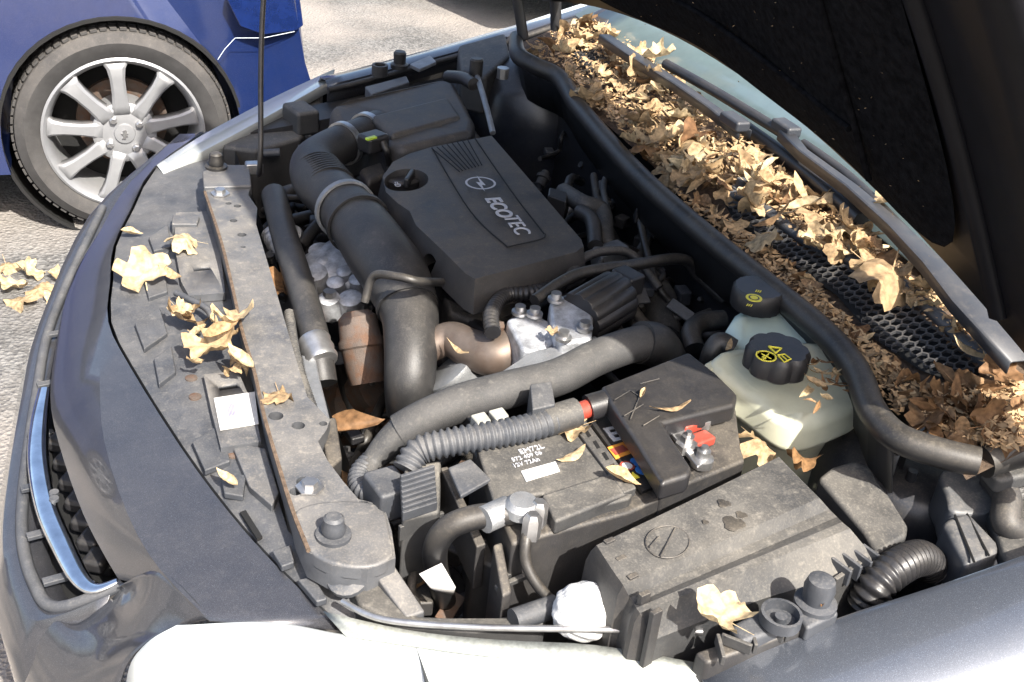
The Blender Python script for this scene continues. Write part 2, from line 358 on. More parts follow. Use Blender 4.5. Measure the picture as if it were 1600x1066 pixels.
for px, py in ((462, 213), (466, 233), (412, 240)): lathe('lamp_pin', (px, py, .76), [(.008, 0), (.008, .03)], GREYP, CAR, axis=(1, -.2, .1), n=12)
# --- plastic panel between bumper and crossmember
pan_in = [(x+5, y, z-.005) for x, y, z in inner]
pan_out = [(345, 240, .745), (318, 290, .748), (335, 370, .75), (355, 430, .75), (372, 500, .75), (385, 560, .75), (402, 640, .75), (428, 740, .75), (450, 830, .75), (520, 890, .75), (590, 935, .75)]
pi_, po = [[V(p) for p in q] for q in (pan_in, pan_out)]
loft('bumper_support_panel', [[p+Vector((-.004, 0, -.03)) for p in pi_], pi_, [p.lerp(q, .5)+Vector((0, 0, .003)) for p, q in zip(pi_, po)], po, [p+Vector((.01, 0, -.04)) for p in po]], GREYP, CAR, thick=.003, ang=40, smooth=2)
def bracket(pts, z, h=.012, hole=None):
    o = slab('panel_bracket', [(x, y, z) for x, y in pts], h, SLAM, CAR, bevel=.002)
    if hole:
        o.modifiers.clear(); c = V((*hole, z)); k = box('k', c, (.026, .016, .1), None, rz=.1, bevel=0)
        cut(o, [k])
    return o
bracket([(275, 332), (330, 330), (345, 400), (352, 458), (295, 462), (283, 440), (272, 380)], .764, hole=(315, 419))
bracket([(318, 585), (372, 580), (398, 640), (408, 690), (345, 700), (330, 640)], .764, hole=(357, 603))
bracket([(360, 690), (415, 700), (436, 770), (425, 790), (390, 760)], .760)
bracket([(270, 335), (312, 338), (308, 350), (268, 350)], .770, .03)
for poly in ([(232, 370), (262, 350), (268, 385), (240, 392)], [(240, 560), (268, 540), (275, 580), (248, 600)], [(300, 690), (345, 660), (360, 720), (320, 735)], [(345, 745), (385, 740), (380, 775), (350, 770)],
             [(425, 860), (455, 850), (460, 878), (440, 885)], [(465, 905), (490, 900), (512, 935), (495, 940)], [(225, 440), (258, 425), (262, 455), (232, 465)], [(210, 505), (250, 480), (262, 520), (225, 545)]):
    slab('panel_tab', [(x, y, .757) for x, y in poly], .009, GREYP, CAR, bevel=.002)
for poly in ([(392, 690), (399, 688), (432, 775), (426, 780)], [(322, 586), (327, 585), (350, 664), (345, 668)], [(375, 800), (384, 797), (410, 838), (402, 842)]):
    slab('slot_shadow', [(x, y, .7525) for x, y in poly], .004, BLACK, CAR, bevel=0)  # black strips paint in dark slot gaps and the shadow beside a bracket
for px, py in ((283, 347), (299, 593), (305, 622), (365, 712), (290, 343)): lathe('rivet', (px, py, .75), [(.008, 0), (.008, .003), (.005, .004)], RUST if py > 500 else SLAM, CAR, n=14)
slab('paper_label', [(334, 622, .766), (398, 612, .766), (404, 662, .766), (344, 672, .766)], .001, PAPER, CAR, bevel=0)
for k in range(5): slab('label_barcode', [(355+k*2.2, 632-k*.4, .7672), (356.1+k*2.2, 631.8-k*.4, .7672), (359.4+k*2.2, 650-k*.4, .7672), (358.3+k*2.2, 650.2-k*.4, .7672)], .0006, mat('label_ink', (.2, .19, .3), .6) if k == 0 else bpy.data.materials['label_ink'], CAR, bevel=0)
tube('latch_cable', [(275, 458, .77), (300, 470, .775), (325, 485, .775), (335, 515, .765)], .005, GREYP, CAR, n=8)
# --- crossmember (slam panel)
sl = [(318, 268), (345, 258), (388, 258), (392, 288), (388, 305), (402, 325), (400, 350), (418, 410), (430, 450), (446, 505), (462, 560), (480, 620), (516, 656), (510, 672), (497, 690), (512, 720), (536, 752), (560, 780), (600, 790), (612, 830), (618, 872), (575, 890), (520, 884), (480, 862), (462, 820), (455, 790), (440, 740), (415, 655), (398, 580), (380, 520), (362, 440), (345, 375), (322, 300)]
SLM = slab('crossmember', [(x, y, .797) for x, y in sl], .035, SLAM, CAR, bevel=0)
ck = []
for px, py, r_ in ((378, 367, .007), (431, 650, .009), (466, 665, .008), (477, 753, .010), (462, 768, .007), (357, 318, .005), (371, 322, .006), (365, 345, .006), (380, 386, .004), (492, 833, .005), (586, 833, .005), (567, 790, .008), (505, 662, .005), (519, 812, .006)):
    c = V((px, py, .797)); k = lathe('k', c+Vector((0, 0, -.1)), [(r_, 0), (r_, .2)], None, n=16); ck.append(k)
cut(SLM, ck); bev(SLM, .003, 2)
slab('crossmember_plate', [(316, 268, .803), (345, 256, .803), (390, 258, .803), (393, 290, .803), (318, 292, .803)], .02, SLAM, CAR, bevel=.003)
slab('crossmember_end', rnd([(462, 797, .8), (500, 784, .8), (560, 782, .8), (598, 793, .8), (609, 830, .8), (614, 867, .8), (575, 885, .8), (521, 880, .8), (483, 859, .8), (466, 822, .8)]), .02, SLAM, CAR, bevel=.004)
for px, py, z in ((338, 262, .803), (521, 838, .80)):
    st = lathe('bonnet_stop', (px, py, z), [(.019, 0), (.019, .004), (.012, .005), (.0135, .011), (.011, .017), (.011, .024), (.008, .027)], RUB if py < 500 else GREYP, CAR, n=20)
for px, py in ((344, 303), (484, 762)):
    lathe('bolt', (px, py, .798), [(.016, 0), (.016, .002), (.009, .003), (.009, .009)], STEEL, CAR, n=6)
tube('dirt_seam', [(320, 300, .798), (345, 376, .798), (361, 440, .798), (379, 520, .798), (397, 580, .798), (414, 655, .798), (439, 740, .798), (458, 800, .798), (482, 861, .799)], .0025, SOIL, CAR, n=6)
tube('prop_rod', [(404, 268, .80), (407, 240, .86), (Vector((.10, .55, 1.15))), (Vector((.2, .6, 1.70)))], .0045, RUB, CAR, n=8)
box('rod_pivot', (397, 262, .80), (.03, .02, .02), STEEL, CAR)
# radiator side parts behind the crossmember
tube('radiator_hose', [(428, 305, .80), (445, 370, .80), (470, 450, .79), (492, 530, .77), (505, 600, .73)], [.021, .021, .021, .021, .02], HOSE, CAR, n=16)
lathe('hose_clip', (496, 548, .765), [(.022, -.02), (.024, -.015), (.022, -.008), (.024, 0), (.022, .008), (.024, .015), (.022, .02)], STEEL, CAR, axis=(.1, -.6, -.25))
tube('thin_hose', [(452, 490, .78), (458, 540, .78), (470, 590, .775), (490, 650, .77), (505, 720, .75)], .008, PLD, CAR, n=10, corr=(.006, .0015))
slab('radiator_edge', [(462, 500, .765), (480, 495, .765), (500, 590, .765), (525, 690, .765), (530, 725, .765), (505, 725, .765), (485, 640, .765)], .2, ALU, CAR, bevel=.003)
slab('radiator_bracket', [(500, 655, .78), (525, 650, .78), (535, 715, .78), (512, 735, .78)], .05, PL, CAR, bevel=.004)
# --- air filter housing
AF = slab('air_filter_housing', [(514, 168, .885), (545, 150, .9), (690, 122, .905), (712, 128, .905), (742, 188, .9), (738, 205, .9), (630, 232, .885), (606, 226, .885), (598, 205, .885), (580, 190, .88), (530, 196, .875)], .11, COVER, CAR, bevel=.014, seg=3, taper=.01)
slab('air_filter_base', [(520, 175, .80), (700, 140, .81), (755, 215, .80), (620, 262, .79), (560, 275, .78), (520, 240, .78)], .2, PL, CAR, bevel=.01)
slab('resonator_box', [(560, 262, .83), (610, 245, .83), (625, 262, .83), (575, 285, .83)], .1, PL, CAR, bevel=.01)
slab('airbox_ridge', [(578, 180, .898), (700, 150, .909), (722, 182, .905), (612, 212, .894)], .02, COVER, CAR, bevel=.009, seg=3)
# --- intake duct
duct = tube('intake_duct', [(592, 200, .862), (560, 214, .862), (520, 232, .86), (490, 256, .855), (497, 285, .85), (525, 310, .85), (560, 350, .85), (592, 395, .845), (622, 440, .835), (640, 490, .82), (642, 545, .80), (640, 600, .765), (640, 640, .72)],
            [.032, .032, .034, .037, .040, .042, .045, .048, .047, .040, .036, .034, .032], HOSE, CAR, n=28, res=8)
def ring(name, c0, c1, r_, wd, m, parent):
    a, b_ = V(c0), V(c1); ax = (b_-a).normalized()
    return lathe(name, a, [(r_-.004, -wd/2), (r_, -wd/2), (r_, wd/2), (r_-.004, wd/2)], m, parent, axis=ax, n=32, caps=False)
ring('hose_clamp', (574, 207, .863), (540, 223, .861), .036, .012, STEEL, duct); ring('hose_clamp', (538, 224, .861), (520, 232, .86), .038, .010, STEEL, duct)
ring('hose_clamp', (540, 327, .85), (560, 350, .85), .0485, .010, ALU, duct); ring('duct_rib', (560, 350, .85), (592, 395, .845), .050, .008, HOSE, duct)
ring('duct_rib', (636, 478, .824), (641, 500, .815), .0435, .008, HOSE, duct)
for i in range(9):
    t = i/8; ring('duct_rib', (497+20*t, 275+24*t, .851), (505+20*t, 288+24*t, .85), .0432, .003, HOSE, duct)
box('air_flow_sensor', (583, 222, .89), (.045, .035, .03), PLC, CAR, rz=.5, bevel=.006)
box('sensor_clip', (580, 216, .91), (.02, .008, .004), mat('lime_plastic', (.4, .55, .05), .4), CAR, rz=.5, bevel=.001)
tube('sensor_lead', [(598, 222, .895), (604, 238, .88), (608, 256, .85)], .006, RUB, CAR, n=8)
tube('duct_wire', [(570, 472, .85), (584, 432, .885), (620, 432, .9), (655, 440, .895), (690, 441, .87)], .006, RUB, CAR, n=8)
# --- engine block mass under the cover
slab('engine_block', [(625, 330, .80), (760, 235, .80), (905, 400, .80), (920, 440, .80), (760, 520, .80), (690, 470, .80)], .3, DARK, CAR, bevel=.01)
slab('cam_cover', [(690, 455, .815), (735, 480, .815), (905, 415, .815), (900, 440, .80), (770, 510, .80), (700, 490, .80)], .1, PL, CAR, bevel=.008)
# --- engine cover
EC = slab('engine_cover', [(768, 212, .905), (840, 295, .905), (908, 374, .902), (912, 385, .90), (900, 394, .898), (742, 436, .89), (728, 428, .89), (692, 392, .89), (650, 352, .888), (640, 330, .888), (622, 318, .885), (603, 300, .883), (598, 276, .885), (614, 253, .888), (640, 240, .892), (673, 230, .895)], .048, COVER, CAR, bevel=0, taper=.012)
c = V((635, 280, .89)); k1 = lathe('k', c+Vector((0, 0, -.045)), [(.033, 0), (.036, .1)], None, n=32); k1.data.transform(Matrix.Translation(c) @ Matrix.Scale(1.25, 4, Vector((.35, .94, 0)).normalized()) @ Matrix.Translation(-c))
k2 = lathe('k', V((690, 412, .85)), [(.022, -.05), (.022, .03)], None, axis=(-.8, -.6, .0), n=24)
cut(EC, [k1, k2]); bev(EC, .011, 3, 40)
cap = lathe('oil_filler_cap', (627, 288, .862), [(.030, 0), (.031, .012), (.027, .016)], PLC, EC, n=28, lob=(10, .05))
box('cap_grip', V((640, 278, .882)), (.008, .05, .016), PLC, EC, rz=-.5, bevel=.003)
text('cap_symbol', '=D', (620, 288, .8785), .014, GREYPRINT, EC, (0, -1, 0), (1, 0, 0))
def groove(a, b_, w_=.0014, nm='groove'):
    a, b_ = V(a), V(b_); return tube(nm, [a, b_], w_, BLACK, EC, n=6)
zt = .9045
for i in range(8):
    t = i/7; groove((675+t*55, 232-t*15, .897+t*.006), (718+t*35, 268-t*10, .8985+t*.005), .0009)
for pl in ([(675, 231, .8955), (735, 330, .8975), (793, 386, .8965)], [(742, 216, .9045), (800, 300, .904), (850, 365, .902)], [(793, 386, .8965), (845, 374, .901), (852, 366, .902)]):
    tube('cover_seam', pl, .0011, BLACK, EC, n=6, res=6)
def onc(px, py): return V((px, py, .9052))
cc = V((750.8, 286.9, .9046)); ex = Vector((0, -1, 0)); ey = Vector((1, 0, .035)).normalized()
vs, fs = [], []
for k in range(48):
    th = 2*pi*k/48
    for r_ in (.0238, .0204): vs.append(cc+ex*cos(th)*r_+ey*sin(th)*r_+Vector((0, 0, .0010)))
for k in range(48): fs.append((2*k, 2*k+1, (2*k+3) % 96, (2*k+2) % 96))
link('emblem_ring', mesh(vs, fs, False), GREYPRINT, EC)
zz = [(744.9, 274.4), (759.0, 289.6), (753.1, 289.0), (757.8, 299.3), (743.7, 284.3), (750.2, 285.3)]
link('emblem_bolt', mesh([V((x, y, .9060)) for x, y in zz], [tuple(range(6))], False), GREYPRINT, EC)
text('lettering', 'ECO', V((779.2, 324.3, .9056)), .034, GREYPRINT, EC, (0, -1, 0), (1, 0, .01), bold=True, space=1.04)
text('lettering', 'TEC', V((806.6, 351.6, .9056)), .034, GREYPRINT, EC, (0, -1, 0), (1, 0, .01), space=1.04)
# --- far strut tower
lathe('strut_tower', (838, 175, .80), [(.15, -.4), (.145, 0), (.135, .06), (.12, .085), (.105, .095), (.10, .10), (.07, .112), (.04, .112)], TOWER, CAR, n=40)
lathe('strut_nut', (785, 122, .915), [(.012, 0), (.012, .02)], STEEL, CAR, n=8)
tube('brake_pipe', [(742, 110, .92), (752, 140, .92), (762, 175, .91), (770, 208, .89)], .0055, ALU, CAR, n=8)
tube('brake_hose', [(700, 120, .90), (722, 122, .915), (740, 132, .92)], .012, RUB, CAR, n=10)
lathe('brake_cap', (743, 118, .92), [(.013, 0), (.013, .03), (.010, .033)], RUB, CAR, n=14)
slab('wing_module', [(716, 70, .91), (790, 50, .93), (797, 85, .92), (760, 120, .9), (720, 110, .9)], .08, PLD, CAR, bevel=.008)
slab('wing_bracket', [(570, 135, .865), (635, 118, .87), (640, 128, .87), (580, 148, .865)], .02, SLAM, CAR, bevel=.003)
lathe('wing_stop', (624, 106, .872), [(.018, 0), (.018, .008), (.012, .01), (.013, .03), (.010, .034)], RUB, CAR, n=18)
lathe('wing_socket', (593, 118, .86), [(.016, 0), (.016, .022), (.011, .022), (.011, .004)], PL, CAR, n=18)
slab('wing_plate', [(640, 100, .875), (672, 86, .88), (682, 96, .88), (655, 108, .875)], .008, ALU, CAR, bevel=.002)
# --- firewall side pipes and clutter
for pts, r_, m in (([(985, 300, .87), (1005, 330, .85), (1040, 360, .84), (1085, 395, .82)], .008, RUB), ([(1010, 335, .86), (1030, 365, .84), (1062, 400, .82)], .008, RUB),
                   ([(995, 310, .87), (1005, 370, .84), (1025, 440, .82), (1045, 470, .80)], .006, RUB), ([(835, 470, .88), (900, 430, .89), (985, 415, .89), (1065, 405, .88), (1090, 430, .85), (1130, 470, .82)], .0085, RUB),
                   ([(885, 440, .87), (910, 405, .875), (950, 392, .88), (990, 400, .87), (1030, 450, .84)], .007, PL), ([(770, 520, .86), (768, 490, .865), (790, 462, .86), (830, 458, .86), (880, 445, .86)], .011, PLC),
                   ([(880, 300, .86), (910, 318, .87), (940, 330, .86), (945, 370, .85), (950, 400, .84)], .015, PLD), ([(905, 330, .87), (925, 345, .87), (930, 385, .86)], .012, HOSE),
                   ([(1105, 430, .80), (1130, 445, .80), (1150, 450, .80)], .009, ALU), ([(1085, 545, .85), (1080, 520, .86), (1095, 505, .86), (1130, 500, .86)], .014, RUB),
                   ([(440, 350, .74), (480, 340, .74), (520, 330, .74)], .012, RUB), ([(420, 320, .72), (460, 300, .72), (520, 300, .72)], .016, RUB), ([(470, 385, .74), (500, 350, .76), (530, 345, .76)], .011, HOSE),
                   ([(440, 590, .6), (520, 560, .62), (620, 600, .6)], .02, HOSE), ([(530, 560, .68), (540, 600, .62), (560, 680, .55)], .012, RUB), ([(990, 430, .80), (1030, 470, .78), (1035, 530, .76)], .028, PLD)):
    cg = tube('engine_hose', pts, r_, m, CAR, n=10, corr=(.007, .002) if m is PLC else None)
slab('wiring_connector', [(858, 292, .875), (888, 300, .875), (885, 315, .875), (856, 305, .875)], .03, PLC, CAR, bevel=.003)
slab('wiring_connector', [(925, 385, .86), (965, 372, .86), (985, 385, .86), (940, 402, .86)], .03, ALU, CAR, bevel=.004)
slab('pipe_retainer', [(990, 300, .875), (1012, 300, .875), (1015, 322, .875), (995, 325, .875)], .03, PLC, CAR, bevel=.004)
rc = random.Random(5)
def wires(region, count, z0, z1, r0_, r1_, mats):
    x0, y0, x1, y1 = region
    for _ in range(count):
        a = (rc.uniform(x0, x1), rc.uniform(y0, y1)); dx, dy = rc.uniform(-1, 1)*(x1-x0)*.45, rc.uniform(-1, 1)*(y1-y0)*.45; z = rc.uniform(z0, z1)
        pts = [(a[0]+dx*t+rc.uniform(-14, 14), a[1]+dy*t+rc.uniform(-14, 14), z+rc.uniform(-.03, .02)) for t in (-1, -.4, .2, .7, 1)]
        r_ = rc.uniform(r0_, r1_); m = rc.choice(mats); tube('engine_wiring', pts, r_, m, CAR, n=8, res=6, corr=(.006, .0012) if r_ > .007 and rc.random() < .5 else None)
def fittings(region, count, z0, z1):
    x0, y0, x1, y1 = region
    for _ in range(count):
        p = V((rc.uniform(x0, x1), rc.uniform(y0, y1), rc.uniform(z0, z1))); k = rc.random()
        if k < .45: box('wiring_connector', p, (rc.uniform(.015, .035), rc.uniform(.02, .045), rc.uniform(.012, .025)), rc.choice((PLC, PL, PLD, GREYP)), CAR, rz=rc.uniform(-1, 1), bevel=.003)
        elif k < .75: lathe('pipe_union', p, [(.010, -.015), (.010, 0), (.014, .001), (.014, .008), (.008, .010), (.008, .018)], rc.choice((ALU, STEEL, RUST, PLD)), CAR, axis=(rc.uniform(-1, 1), rc.uniform(-1, 1), .9), n=12)
        else: box('metal_bracket', p, (rc.uniform(.02, .05), rc.uniform(.015, .04), .004), rc.choice((ALU, STEEL, SLAM, RUST)), CAR, rz=rc.uniform(-1, 1), bevel=.001, rot=Matrix.Rotation(rc.uniform(-.6, .6), 3, 'X') @ Matrix.Rotation(rc.uniform(-1, 1), 3, 'Z'))
wires((870, 300, 1060, 520), 26, .74, .85, .004, .010, (RUB, PL, HOSE, PLD)); fittings((880, 300, 1030, 500), 20, .76, .85)
wires((430, 300, 560, 480), 14, .66, .76, .005, .011, (RUB, HOSE, PL)); fittings((440, 330, 560, 520), 10, .68, .76)
wires((520, 560, 700, 740), 16, .56, .70, .005, .010, (RUB, HOSE, RUST)); fittings((530, 560, 680, 720), 14, .56, .70)
wires((1030, 400, 1140, 520), 12, .70, .80, .005, .010, (RUB, PL, ALU)); fittings((1040, 400, 1130, 500), 6, .70, .80)
wires((640, 780, 840, 950), 12, .62, .72, .004, .007, (RUB, PL)); fittings((620, 800, 830, 950), 9, .60, .72)
fittings((780, 200, 880, 300), 6, .70, .80); wires((780, 180, 930, 330), 4, .74, .82, .004, .007, (RUB, PL))
# --- pump casting and rusty actuator
pm = lathe('pump_casting', (530, 430, .74), [(.06, -.05), (.066, 0), (.06, .022), (.045, .034), (.02, .038)], ALUB, CAR, axis=(-.2, -.25, 1), n=24, lob=(5, .22))
for px, py, r_ in ((525, 445, .014), (505, 412, .012), (538, 428, .012), (560, 440, .014), (492, 430, .02), (548, 470, .018), (515, 470, .016), (560, 410, .016), (500, 395, .018), (540, 385, .02)):
    lathe('pump_boss', (px, py, .765), [(r_, -.03), (r_, .006), (r_*.6, .009)], ALUB, pm, axis=(-.2, -.25, 1), n=12)
lathe('bolt', (515, 462, .775), [(.010, 0), (.010, .008)], STEEL, pm, n=6); lathe('bolt', (548, 405, .775), [(.009, 0), (.009, .008)], STEEL, pm, n=6)
tube('alternator_pipe', [(425, 365, .77), (440, 390, .76), (470, 420, .75), (500, 425, .75)], .018, ALUB, CAR, n=12, corr=(.010, .002))
AC = lathe('turbo_actuator', (566, 545, .74), [(.024, -.05), (.028, -.03), (.030, 0), (.033, .003), (.033, .012), (.030, .016), (.028, .045), (.018, .054)], RUST, CAR, axis=(-.05, .55, .8), n=24)
tube('actuator_rod', [(572, 545, .74), (578, 575, .70), (582, 600, .66)], .004, STEEL, CAR, n=8)
for x, y, z, s in ((590, 600, .62, .05), (560, 640, .56, .06), (620, 660, .58, .05), (540, 600, .58, .05), (650, 690, .6, .05)): lathe('turbo_housing', (x, y, z), [(s*.5, -s), (s, -s*.4), (s, s*.3), (s*.5, s*.7)], RUST, CAR, axis=(.4, -.6, .5), n=16)
# --- EGR valve
tube('egr_pipe', [(640, 560, .78), (675, 540, .80), (705, 530, .81), (735, 545, .81), (775, 555, .815), (810, 535, .825), (828, 515, .835)], [.022, .022, .024, .027, .029, .03, .03], EGRP, CAR, n=18)
eg = slab('egr_valve', [(790, 498, .865), (830, 485, .87), (858, 500, .87), (870, 530, .86), (845, 552, .855), (815, 545, .855)], .05, ALUB, CAR, bevel=.006)
slab('valve_block', [(858, 470, .885), (892, 455, .89), (928, 492, .885), (925, 530, .88), (875, 535, .875), (862, 505, .88)], .06, ALUB, eg, bevel=.006)
lathe('valve_motor', V((905, 498, .87)), [(.036, 0), (.037, .002), (.037, .075), (.033, .082), (.02, .084)], PLC, eg, axis=(.85, .42, .12), n=72, lob=(12, .08))
box('motor_plug', V((980, 440, .885)), (.03, .04, .03), PLC, eg, rz=.4, bevel=.004)
for px, py, z in ((868, 470, .888), (913, 515, .882), (835, 493, .872), (880, 530, .878), (812, 490, .87)): lathe('bolt', (px, py, z), [(.011, 0), (.011, .004), (.007, .005), (.007, .012)], STEEL, eg, n=12)
lathe('bolt', (783, 510, .85), [(.008, 0), (.008, .014)], RUST, eg, axis=(-.8, -.3, .2), n=6)
lathe('thermostat_neck', (710, 590, .77), [(.035, -.06), (.035, 0), (.038, .004), (.038, .012), (.03, .016)], ALU, CAR, axis=(-.5, .25, .6), n=24)
# --- braided hose over the battery edge, heat shield
tube('braided_hose', [(1020, 535, .86), (985, 540, .868), (930, 560, .868), (870, 590, .865), (790, 610, .86), (720, 630, .85), (660, 655, .835), (625, 675, .82)], [.025, .023, .023, .023, .023, .023, .022, .022], BRAID, CAR, n=18)
tube('hose_cuff', [(1045, 560, .83), (1025, 540, .855), (1000, 535, .866)], [.025, .029, .028], HOSE, CAR, n=18)
tube('taped_loom', [(640, 668, .825), (610, 690, .81), (585, 720, .79), (575, 745, .78)], [.022, .018, .015, .014], PLD, CAR, n=14)
tube('loom_conduit', [(585, 715, .79), (562, 740, .785), (565, 765, .785), (595, 775, .79)], .013, GREYP, CAR, n=12, corr=(.006, .002))
tube('battery_conduit', [(635, 735, .83), (655, 705, .845), (700, 692, .855), (770, 680, .86), (830, 668, .862), (868, 655, .864)], .017, GREYP, CAR, n=14, corr=(.0075, .003))
tube('cable_tape', [(850, 660, .863), (900, 645, .865)], .018, PLD, CAR, n=14)
tube('red_cable', [(898, 646, .866), (930, 634, .868)], .011, REDP, CAR, n=12); tube('cable_boot', [(918, 638, .867), (945, 630, .87)], .016, PLC, CAR, n=12)
slab('heat_shield', [(785, 580, .845), (830, 550, .86), (930, 525, .865), (935, 530, .865), (850, 575, .855), (800, 605, .845)], .004, ALU, CAR, bevel=.001)
slab('hose_strap', [(828, 600, .893), (862, 595, .893), (868, 632, .885), (832, 640, .885)], .05, GREYP, CAR, bevel=.002)
slab('loom_connector', [(722, 640, .85), (770, 628, .85), (800, 655, .84), (745, 672, .84)], .04, PLC, CAR, bevel=.003)
for i in range(2): slab('connector_block', [(735+i*28, 648-i*7, .858), (757+i*28, 642-i*7, .858), (768+i*28, 656-i*7, .858), (747+i*28, 662-i*7, .858)], .02, mat('pale_connector', (.32, .32, .29), .5, dust=.5), CAR, bevel=.002)
# --- battery
BT = slab('battery', [(738, 700, .835), (905, 652, .838), (945, 648, .838), (1070, 760, .838), (985, 800, .835), (800, 850, .835)], .19, PL, CAR, bevel=.005)
LID = slab('battery_lid', [(745, 700, .848), (900, 654, .848), (990, 768, .848), (985, 778, .848), (900, 800, .848), (850, 770, .848), (770, 782, .848)], .02, PLD, BT, bevel=.004)
slab('lid_step', [(846, 772, .852), (962, 735, .852), (985, 768, .852), (868, 815, .852)], .02, PLD, BT, bevel=.004)
slab('lid_rail', [(893, 662, .853), (915, 655, .853), (995, 762, .853), (975, 770, .853)], .012, PLD, BT, bevel=.002)
for i in range(5): slab('rail_slot', [(912+i*14, 672+i*18, .8536), (917+i*14, 670+i*18, .8536), (924+i*14, 681+i*18, .8536), (919+i*14, 683+i*18, .8536)], .001, BLACK, BT, bevel=0)
slab('label_sticker', [(814, 736, .8495), (868, 721, .8495), (875, 736, .8495), (822, 752, .8495)], .001, PAPER, BT, bevel=0)
bx_ = V((835, 701, .849))-V((810, 707.5, .849)); by_ = V((953, 669.4, .846))-V((952, 688.5, .846))
for s_t, px, py, sz in (('EM72L', 830, 702, .0115), ('572 409 06', 823, 713, .0085), ('12V 72Ah', 822, 723, .0085)):
    text('battery_print', s_t, (px, py, .8488), sz, GREYPRINT, BT, bx_, by_)
slab('battery_label', [(922, 658, .845), (946, 648, .845), (1040, 752, .845), (1003, 768, .845)], .004, PLC, BT, bevel=0)
text('brand_print', 'E', V((959.5, 679, .8458)), by_.length/.70, WHITE, BT, V((967, 685.4, .846))-V((952, 688.5, .846)), by_, bold=True)
slab('picture_print', [(949, 699, .8462), (978, 689, .8462), (990, 706, .8462), (962, 717, .8462)], .001, ORANGE, BT, bevel=0)
slab('picture_print', [(953, 702, .8468), (973, 695, .8468), (982, 703, .8468), (962, 711, .8468)], .0008, REDP, BT, bevel=0)
for px, py, m in ((980, 728, REDP), (996, 722, BLUEP), (1004, 735, BLUEP)): lathe('warning_print', (px, py, .8455), [(.0085, 0), (.0085, .0006)], m, BT, n=20)
lathe('warning_print', (980, 728, .8462), [(.006, 0), (.006, .0005)], WHITE, BT, n=20)
slab('warning_print', [(985, 749, .8462), (1000, 746, .8462), (988, 737, .8462)], .001, YEL, BT, bevel=0)
slab('battery_tray', [(735, 830, .77), (800, 855, .77), (960, 800, .77), (985, 815, .77), (800, 900, .77), (740, 870, .77)], .2, PL, CAR, bevel=.005)
slab('tray_wall', [(770, 850, .82), (785, 845, .82), (800, 925, .80), (785, 932, .80)], .25, PL, CAR, bevel=.003)
for i in range(4): box('tray_rib', (805, 868+i*13, .79), (.05, .006, .006), PLD, CAR, rz=.3, bevel=.001)
# --- positive terminal cover
TC = slab('terminal_cover', [(938, 603, .885), (1076, 548, .888), (1120, 582, .888), (1153, 615, .886), (1150, 632, .886), (1036, 660, .886), (1082, 730, .884), (1078, 742, .882), (1032, 756, .88), (1030, 747, .88), (996, 692, .883), (962, 642, .884)], .026, PLC, CAR, bevel=.006, seg=3)
slab('terminal_tray', [(1035, 665, .855), (1150, 635, .855), (1158, 700, .85), (1165, 720, .845), (1035, 772, .845), (1020, 760, .845)], .04, PL, CAR, bevel=.004)
for a_, b_ in (((960, 625), (985, 610)), ((985, 610), (1000, 620)), ((975, 650), (1005, 632)), ((985, 655), (1000, 618)), ((1005, 665), (1030, 650)), ((1000, 600), (1030, 592))):
    tube('moulded_mark', [V((*a_, .8866)), V((*b_, .8866))], .0008, PL, TC, n=5)
box('fuse_link', (1078, 662, .865), (.035, .022, .014), REDP, CAR, rz=.3); box('fuse_link', (1090, 690, .858), (.04, .02, .012), REDP, CAR, rz=.3)
for px, py, z in ((1098, 652, .87), (1073, 692, .866), (1098, 715, .86)): lathe('terminal_nut', (px, py, z), [(.013, -.01), (.013, 0), (.008, .002), (.008, .010), (.004, .011), (.004, .016)], STEEL, CAR, n=6 if py < 700 else 16)
slab('terminal_plate', [(1042, 668, .866), (1064, 660, .868), (1108, 718, .862), (1090, 730, .86)], .006, STEEL, CAR, bevel=.002)
slab('terminal_plate', [(1088, 646, .87), (1130, 636, .87), (1134, 650, .868), (1095, 660, .868)], .006, ALU, CAR, bevel=.002)
slab('terminal_bar', [(1062, 690, .858), (1080, 685, .858), (1112, 712, .855), (1098, 726, .855)], .008, STEEL, CAR, bevel=.002)
# --- negative clamp and cable
tube('negative_cable', [(825, 803, .85), (790, 803, .85), (745, 808, .845), (705, 822, .835), (683, 848, .81), (680, 880, .77), (690, 920, .71), (697, 945, .66)], [.011, .012, .0135, .0135, .0135, .0135, .013, .013], RUB, CAR, n=14)
lathe('cable_ferrule', (775, 804, .849), [(.0145, -.016), (.0145, .016)], ALU, CAR, axis=(1, .35, .03), n=16)
cl = lathe('negative_clamp', (815, 800, .852), [(.019, 0), (.019, .010), (.014, .016)], ALU, CAR, n=20)
for px, py in ((842, 795), (832, 815)): lathe('bolt', (px, py, .86), [(.010, -.02), (.010, .004), (.006, .01)], STEEL, cl, n=6)
tube('sense_wire', [(830, 815, .85), (822, 845, .84), (822, 880, .82), (840, 915, .80), (868, 945, .78)], .006, RUB, CAR, n=8)
loft('paper_tag', [[(655, 897, .79), (690, 880, .79)], [(672, 918, .77), (712, 918, .77)], [(680, 925, .755), (708, 930, .755)]], PAPER, CAR, thick=.001)
